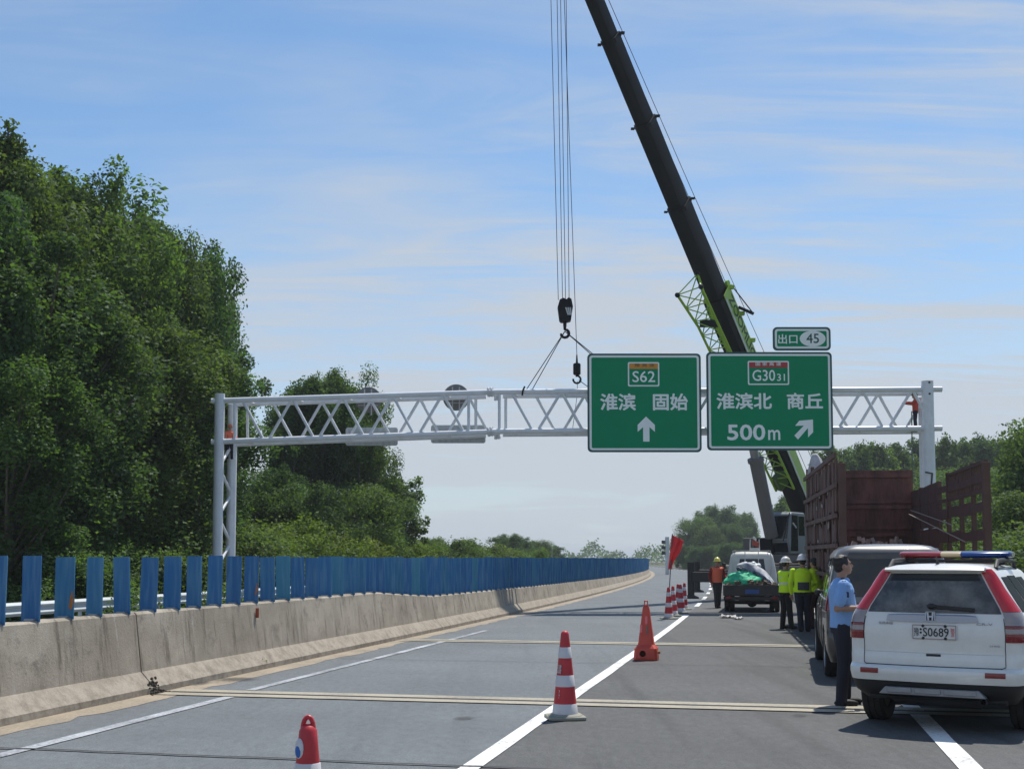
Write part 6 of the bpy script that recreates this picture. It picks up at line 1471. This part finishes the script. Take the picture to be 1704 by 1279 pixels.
def person(pos, az, label, H=1.72, hips=None, arms=None, legs=None, top=None, bottom=NAVY, sleeve='short', head_turn=0.0, head_tilt=0.0, hat=None, hair=True, vest=None, fat=1.0, belly=0.0, group=None, voxel=0.012, lean=(0,0), hold=None, hand_mat=None, patch=None, shoe=SHOE):
    k = H/1.72; pel = V3(0, 0, 0.93); neck = pel + V3(lean[0], lean[1], 0.52); hc = neck + V3(lean[0]*0.15, 0.025 + lean[1]*0.15, 0.155)
    sh = {s: neck + V3(s*0.185*fat, 0, -0.085) for s in (-1, 1)}
    A = {-1: (V3(-0.24, -0.03, 1.10), V3(-0.24, 0.06, 0.84)), 1: (V3(0.24, -0.03, 1.10), V3(0.24, 0.06, 0.84))}
    if arms: A.update({s: (V3(*e), V3(*w)) for s, (e, w) in arms.items()})
    Lg = {-1: (V3(-0.105, 0.02, 0.50), V3(-0.12, -0.01, 0.085)), 1: (V3(0.105, 0.02, 0.50), V3(0.12, -0.01, 0.085))}
    if legs: Lg.update({s: (V3(*a), V3(*b)) for s, (a, b) in legs.items()})
    hip = {s: pel + V3(s*0.09, 0, -0.03) for s in (-1, 1)}
    rh = Matrix.Rotation(head_turn, 3, 'Z') @ Matrix.Rotation(-head_tilt, 3, 'X')
    mb = MB(); mb.loft(torso_rings(0.0, pel, None, neck, fat, belly=belly))
    mb.limb([neck - V3(0, 0, 0.05), hc - V3(0, 0.01, 0.05)], [0.060, 0.056])
    def hp(x, y, z): return hc + rh @ V3(x, y, z)
    mb.ell(hc + rh @ V3(0, -0.012, 0.02), (0.076, 0.096, 0.098), 16, 11, rh); mb.ell(hc + rh @ V3(0, 0.030, -0.045), (0.060, 0.062, 0.068), 14, 9, rh); mb.ell(hc + rh @ V3(0, 0.052, -0.085), (0.030, 0.032, 0.026), 10, 7, rh)
    mb.tube([hp(0, 0.086, 0.012), hp(0, 0.106, -0.030), hp(0, 0.088, -0.036)], [0.010, 0.016, 0.012], 8); mb.ell(hp(0, 0.086, -0.062), (0.024, 0.012, 0.010), 8, 6, rh)
    for s in (-1, 1): mb.ell(hp(s*0.077, -0.008, -0.012), (0.011, 0.022, 0.034), 8, 7, rh); mb.ell(hp(s*0.032, 0.082, 0.022), (0.022, 0.010, 0.008), 8, 6, rh)
    for s in (-1, 1):
        e, w = A[s]; mb.limb([sh[s], sh[s]*0.5 + e*0.5, e, e*0.55 + w*0.45, w], [0.058*fat, 0.050*fat, 0.042, 0.040, 0.029])
        d = (w - e).normalized(); ref = V3(0, 0, 1) if abs(d.z) < 0.8 else V3(0, 1, 0); pn = d.cross(ref).normalized(); nn = pn.cross(d).normalized()
        palm = w + d*0.050; rp = Matrix((pn, d, nn)).transposed(); mb.ell(palm, (0.040, 0.052, 0.018), 12, 8, rp); mb.limb([w, palm], [0.027, 0.022])
        for f in range(4):                                   # fingers of unequal length, curled
            o = palm + d*0.036 + pn*(-0.030 + 0.020*f); l = (0.030, 0.036, 0.034, 0.026)[f]
            q1 = o + d*l*0.9 - nn*0.006; q2 = q1 + d*l*0.55 - nn*l*0.55; q3 = q2 + d*l*0.1 - nn*l*0.6; mb.limb([o, q1, q2, q3], [0.0095, 0.009, 0.0085, 0.0075], 7)
        o = w + d*0.028 + pn*(-0.032)*1.0; q1 = o - pn*0.020 + d*0.026 - nn*0.012; q2 = q1 + d*0.030 - nn*0.010; mb.limb([o, q1, q2], [0.012, 0.011, 0.009], 7)
        kn, an = Lg[s]; mb.limb([hip[s], hip[s]*0.45 + kn*0.55, kn, kn*0.6 + an*0.4, an], [0.088*fat, 0.072, 0.055, 0.052, 0.036]); mb.limb([an, an + V3(0, 0.10, -0.052)], [0.033, 0.020])
    body = mb.build('person', SKIN, None, remesh=voxel, smooth_it=2)
    body.location = pos; body.rotation_euler = (0, 0, -az); body.scale = (k, k, k); tag(body, label, 'person', group)
    # clothes
    mb = MB(); mb.loft(torso_rings(0.014, pel, None, neck, fat, zlo=-0.06, belly=belly))
    for s in (-1, 1):
        e, w = A[s]; end = e if sleeve == 'short' else w
        pts = [sh[s] + V3(-s*0.02, 0, 0.0), sh[s]*0.5 + e*0.5, e*0.72 + sh[s]*0.28] if sleeve == 'short' else [sh[s], sh[s]*0.5 + e*0.5, e, (e + w)/2, w - (w - e).normalized()*0.02]
        mb.limb(pts, [0.077*fat, 0.074*fat, 0.069] if sleeve == 'short' else [0.075*fat, 0.068, 0.062, 0.056, 0.044])
    shirt = mb.build('shirt', top, body, remesh=voxel, smooth_it=2)
    if vest is not None:
        mb = MB(); mb.loft(torso_rings(0.030, pel, None, neck, fat, zlo=-0.05, belly=belly)[:-1])
        for s in (-1, 1): mb.ell(sh[s] + V3(-s*0.03, 0, 0.0), (0.07, 0.105, 0.07))
        vo = mb.build('vest', vest, body, remesh=voxel, smooth_it=2)
        if patch == 'tape':
            for z in (0.16, 0.30): MB().loft([[p + V3(0, 0, dz) for p in torso_rings(0.036, pel, None, neck, fat)[4]] for dz in (z - 0.22, z - 0.17)], cap=False).build('tape', REFL, vo)
    if patch == 'dark_back':
        for nm, mt, z0, z1, hw in (('back_panel', SHIRT_D, 0.02, 0.20, 0.62),):
            mb = MB(); rows = []
            for i in range(7):
                dz = z0 + (z1 - z0)*i/6; c = pel + (neck - pel)*(dz/0.52)
                rows.append([c + V3((0.172*fat + 0.02)*math.sin(a), -(0.125*fat + 0.024)*math.cos(a), 0) for a in [-hw + 2*hw*j/10 for j in range(11)]])
            mb.grid(rows).build(nm, mt, shirt, solid=0.012)
    mb = MB(); mb.loft(torso_rings(0.011, pel, None, neck, fat, belly=belly*0.4)[:4])
    for s in (-1, 1):
        kn, an = Lg[s]; mb.limb([hip[s], hip[s]*0.45 + kn*0.55, kn, kn*0.5 + an*0.5, an - V3(0, 0, 0.03)], [0.100*fat, 0.088*fat, 0.076, 0.072, 0.066])
    mb.build('trousers', bottom, body, remesh=voxel, smooth_it=2)
    for s in (-1, 1):
        an = Lg[s][1]; g = MB(); b0 = V3(an.x, an.y + 0.055, an.z - 0.045)
        g.ell(b0, (0.050, 0.142, 0.046)); g.ell(an + V3(0, -0.01, -0.02), (0.044, 0.055, 0.055)); g.box(b0 + V3(0, 0, -0.030), (0.080, 0.24, 0.02)); g.build('shoe', shoe, body, remesh=voxel*0.8, smooth_it=1)
    if hair:
        mb = MB(); mb.ell(hc + rh @ V3(0, -0.018, 0.034), (0.084, 0.101, 0.098), 16, 11, rh); mb.ell(hc + rh @ V3(0, -0.052, -0.02), (0.074, 0.060, 0.060), 12, 9, rh)
        for i in range(26):
            a = random.Random(i).uniform(0, 6.28); mb.ell(hc + rh @ V3(0.06*math.cos(a), -0.015 + 0.075*math.sin(a), 0.090 + 0.006*math.sin(3*a)), (0.022, 0.026, 0.018), 6, 5, rh)
        ho = mb.build('hair', HAIR, body, remesh=voxel, smooth_it=1)
        for v in ho.data.vertices:                       # hairline: keep the face clear
            q = rh.transposed() @ (v.co - hc)
            if q.y > 0.050 and q.z < 0.082: v.co -= rh @ V3(0, (q.y - 0.050)*1.0 + 0.0, 0)
            if q.z < -0.02 and q.y > -0.02: v.co = hc + rh @ V3(q.x*0.8, -0.02, q.z)
    for s in (-1, 1): MB().ell(hp(s*0.031, 0.087, 0.008), (0.014, 0.006, 0.006), 8, 6, rh).build('eye', HAIR, body); MB().ell(hp(s*0.032, 0.091, 0.030), (0.020, 0.006, 0.005), 8, 6, rh).build('eyebrow', HAIR, body)
    MB().ell(hp(0, 0.094, -0.062), (0.022, 0.006, 0.004), 8, 6, rh).build('mouth', M('lips', (0.20, 0.08, 0.07), 0.5), body)
    if hat is not None:
        mb = MB(); ho = hc + rh @ V3(0, -0.008, 0.035)
        mb.lathe([(0.150, -0.004), (0.150, 0.004), (0.118, 0.012), (0.114, 0.050), (0.100, 0.090), (0.070, 0.122), (0.030, 0.136), (0.001, 0.138)], 24, ho, rh @ Matrix.Diagonal((0.93, 1.12, 1.0)), cap=False)
        mb.tube([ho + rh @ V3(0, -0.115, 0.06), ho + rh @ V3(0, -0.06, 0.128), ho + rh @ V3(0, 0.0, 0.146), ho + rh @ V3(0, 0.06, 0.128), ho + rh @ V3(0, 0.115, 0.06)], 0.013, 6)
        mb.build('helmet', hat, body, smooth=50)
    return body, dict(A=A, sh=sh, pel=pel, neck=neck, hc=hc, rh=rh)
# the policeman beside the white car, in profile
pos = Vector((3.86, 14.15, 0.0))
pol, J_ = person(pos, R(97), 'policeman in light blue short-sleeved shirt and navy trousers standing beside the white car', 1.74, arms={1: ((0.245, -0.085, 1.115), (0.165, 0.175, 1.12)), -1: ((-0.225, 0.0, 1.11), (-0.06, 0.25, 1.12))},
       legs={1: ((0.105, 0.0, 0.50), (0.12, -0.04, 0.085)), -1: ((-0.105, 0.045, 0.50), (-0.12, 0.04, 0.085))}, top=SHIRT_B, belly=0.05, fat=1.06, head_turn=R(6), head_tilt=R(-9), voxel=0.0085)
NV = M('insignia_navy', (0.02, 0.03, 0.08), 0.6)
for s in (-1, 1): MB().box(J_['sh'][s] + V3(-s*0.03, 0, 0.078), (0.12, 0.045, 0.012), Matrix.Rotation(s*0.32, 3, 'Y')).build('shoulder_board', NV, pol, bevel=0.004)
mb = MB()
for s in (-1, 1): mb.prism([(0, 0), (s*0.075, -0.02), (s*0.065, -0.065), (s*0.015, -0.05)], J_['neck'] + V3(0, 0.085, -0.005), (1, 0, 0), (0, 0.25, 1), (0, 0.012, 0))
mb.loft([[J_['neck'] + V3((0.070 + g)*math.cos(a), 0.01 + (0.070 + g)*math.sin(a), z) for a in [2*math.pi*j/20 for j in range(20)]] for z, g in ((-0.045, 0.012), (0.012, 0.004), (0.014, -0.004), (-0.03, 0.0))], cap=False)
mb.build('collar', SHIRT_B, pol, smooth=50)
mb = MB().box(J_['sh'][1] + V3(0.062, 0.02, -0.09), (0.012, 0.055, 0.065)); mb.build('sleeve_badge', NV, pol, bevel=0.004)
MB().box(J_['neck'] + V3(0.085, 0.135, -0.16), (0.06, 0.01, 0.018)).build('chest_tag', NV, pol, bevel=0.002)
MB().box((0.03, 0.345, 1.115), (0.14, 0.17, 0.012), Matrix.Rotation(R(18), 3, 'X')).build('paper', M('white_paper', (0.62, 0.62, 0.60), 0.7), pol)
G7 = 'people in high-visibility clothes on the road'
# helmeted worker in the lime vest, three-quarter to the right
p = ground(1309, 1046); person(p + Vector((0, 0.05, 0)), R(62), 'worker in white helmet and lime vest over dark sleeves, facing right', 1.70, arms={1: ((0.25, 0.02, 1.12), (0.17, 0.25, 0.98)), -1: ((-0.24, 0.02, 1.12), (-0.10, 0.26, 0.99))},
       legs={1: ((0.10, 0.03, 0.50), (0.12, 0.06, 0.085)), -1: ((-0.10, 0.02, 0.50), (-0.11, -0.02, 0.085))}, top=M('sleeve_greygreen', (0.09, 0.14, 0.14), 0.85), vest=LIME, patch='tape', hat=HELM_W, hair=True, group=G7, voxel=0.012, bottom=M('trousers_black', (0.011, 0.010, 0.012), 0.9))
# worker seen from behind in the lime jacket
p = ground(1338, 1050.5); person(p + Vector((0, 0.05, 0)), R(8), 'worker in white helmet and long lime jacket with dark back panel, seen from behind', 1.76, arms={1: ((0.30, 0.06, 1.14), (0.22, 0.28, 1.04)), -1: ((-0.28, -0.02, 1.12), (-0.25, 0.06, 0.86))},
       legs={1: ((0.09, 0.04, 0.50), (0.11, 0.08, 0.085)), -1: ((-0.07, 0.02, 0.50), (-0.06, -0.05, 0.085))}, top=LIME, sleeve='long', patch='dark_back', hat=HELM_W, group=G7, voxel=0.012, fat=1.15)
# third, half hidden behind him
p = Vector((7.42, 29.6, 0)); person(p, R(-30), 'worker in lime jacket with black hair, half hidden behind the van', 1.72, top=LIME, sleeve='long', group=G7, arms={-1: ((-0.27, 0.05, 1.13), (-0.15, 0.26, 1.02))}, bottom=M('trousers_maroon', (0.06, 0.02, 0.025), 0.9), fat=1.1)
# orange worker left of the pickup
p = ground(1194, 1011); person(p, R(175), 'worker in yellow helmet and orange vest standing left of the pickup', 1.70, arms={-1: ((-0.27, 0.0, 1.13), (-0.33, 0.18, 0.98)), 1: ((0.27, -0.02, 1.12), (0.24, 0.10, 0.88))},
       legs={1: ((0.07, 0.06, 0.50), (0.05, 0.05, 0.085)), -1: ((-0.07, 0.0, 0.50), (-0.06, -0.06, 0.085))}, top=DRED, sleeve='long', vest=VEST_O, hat=HELM_Y, hair=False, group=G7, bottom=M('trousers_grey', (0.035, 0.035, 0.04), 0.9))
bag = MB().ell((0, 0, 0.16), (0.12, 0.10, 0.15)); bag.ell((0.03, 0.02, 0.26), (0.05, 0.05, 0.08)); 
o = bag.build('plastic_bag', M('white_bag', (0.55, 0.55, 0.55), 0.6, var=0.1, scale=12), None, remesh=0.012, smooth_it=1); q = ground(1325, 1046); o.location = (q.x - 0.02, q.y - 0.1, 0.62); tag(o, 'pale crumpled bag held low between the two helmeted workers', 'bag')
# riggers up on the gantry
rg = at(1524, 718, 40.6); person(Vector((rg.x, 40.6, rg.z)), R(-75), 'rigger in red jacket standing on the lower chord by the right column', 1.30, arms={1: ((0.22, 0.14, 1.28), (0.16, 0.42, 1.30)), -1: ((-0.22, 0.14, 1.28), (-0.14, 0.44, 1.32))}, top=M('jacket_red', (0.42, 0.05, 0.035), 0.8), sleeve='long', hat=M('helmet_dark_green', (0.04, 0.09, 0.05), 0.5), hair=False, group='riggers on the gantry')
MB().tube([at(1517, 684, 40.5), at(1518, 760, 40.5), at(1519, 800, 40.5)], 0.02, 6).build('hanging_rope', M('green_rope', (0.12, 0.16, 0.13), 0.8), None)
tag(C.objects['hanging_rope'], 'thin rope hanging down from the rigger beside the right column', 'rope')
rg = at(384, 734, 40.9); person(Vector((rg.x, 40.75, rg.z - 0.62)), R(150), 'rigger in orange vest crouching at the left end of the truss', 1.15, arms={1: ((0.24, 0.12, 1.15), (0.30, 0.30, 1.05)), -1: ((-0.24, 0.12, 1.15), (-0.30, 0.32, 1.05))}, top=M('vest_salmon', (0.66, 0.16, 0.09), 0.8), sleeve='long', hat=M('helmet_orange', (0.62, 0.17, 0.07), 0.4), hair=False, group='riggers on the gantry')
# ---------------------------------------------------------------- air
hzm = bpy.data.materials.new('haze_air'); hzm.use_nodes = True; nt = hzm.node_tree; nt.nodes.clear()
ho_ = nt.nodes.new('ShaderNodeOutputMaterial'); pv = nt.nodes.new('ShaderNodeVolumePrincipled'); nt.links.new(pv.outputs[0], ho_.inputs['Volume'])
pv.inputs['Color'].default_value = (0.80, 0.86, 0.92, 1); pv.inputs['Density'].default_value = 0.0004; pv.inputs['Anisotropy'].default_value = 0.2
hzo = MB().box((0, 180, 13.5), (13000, 13000, 31)).build('haze', hzm, None, smooth=0); tag(hzo, kind='stuff')
tag(hzo, 'thin pale air over the whole road, bluing the far trees')
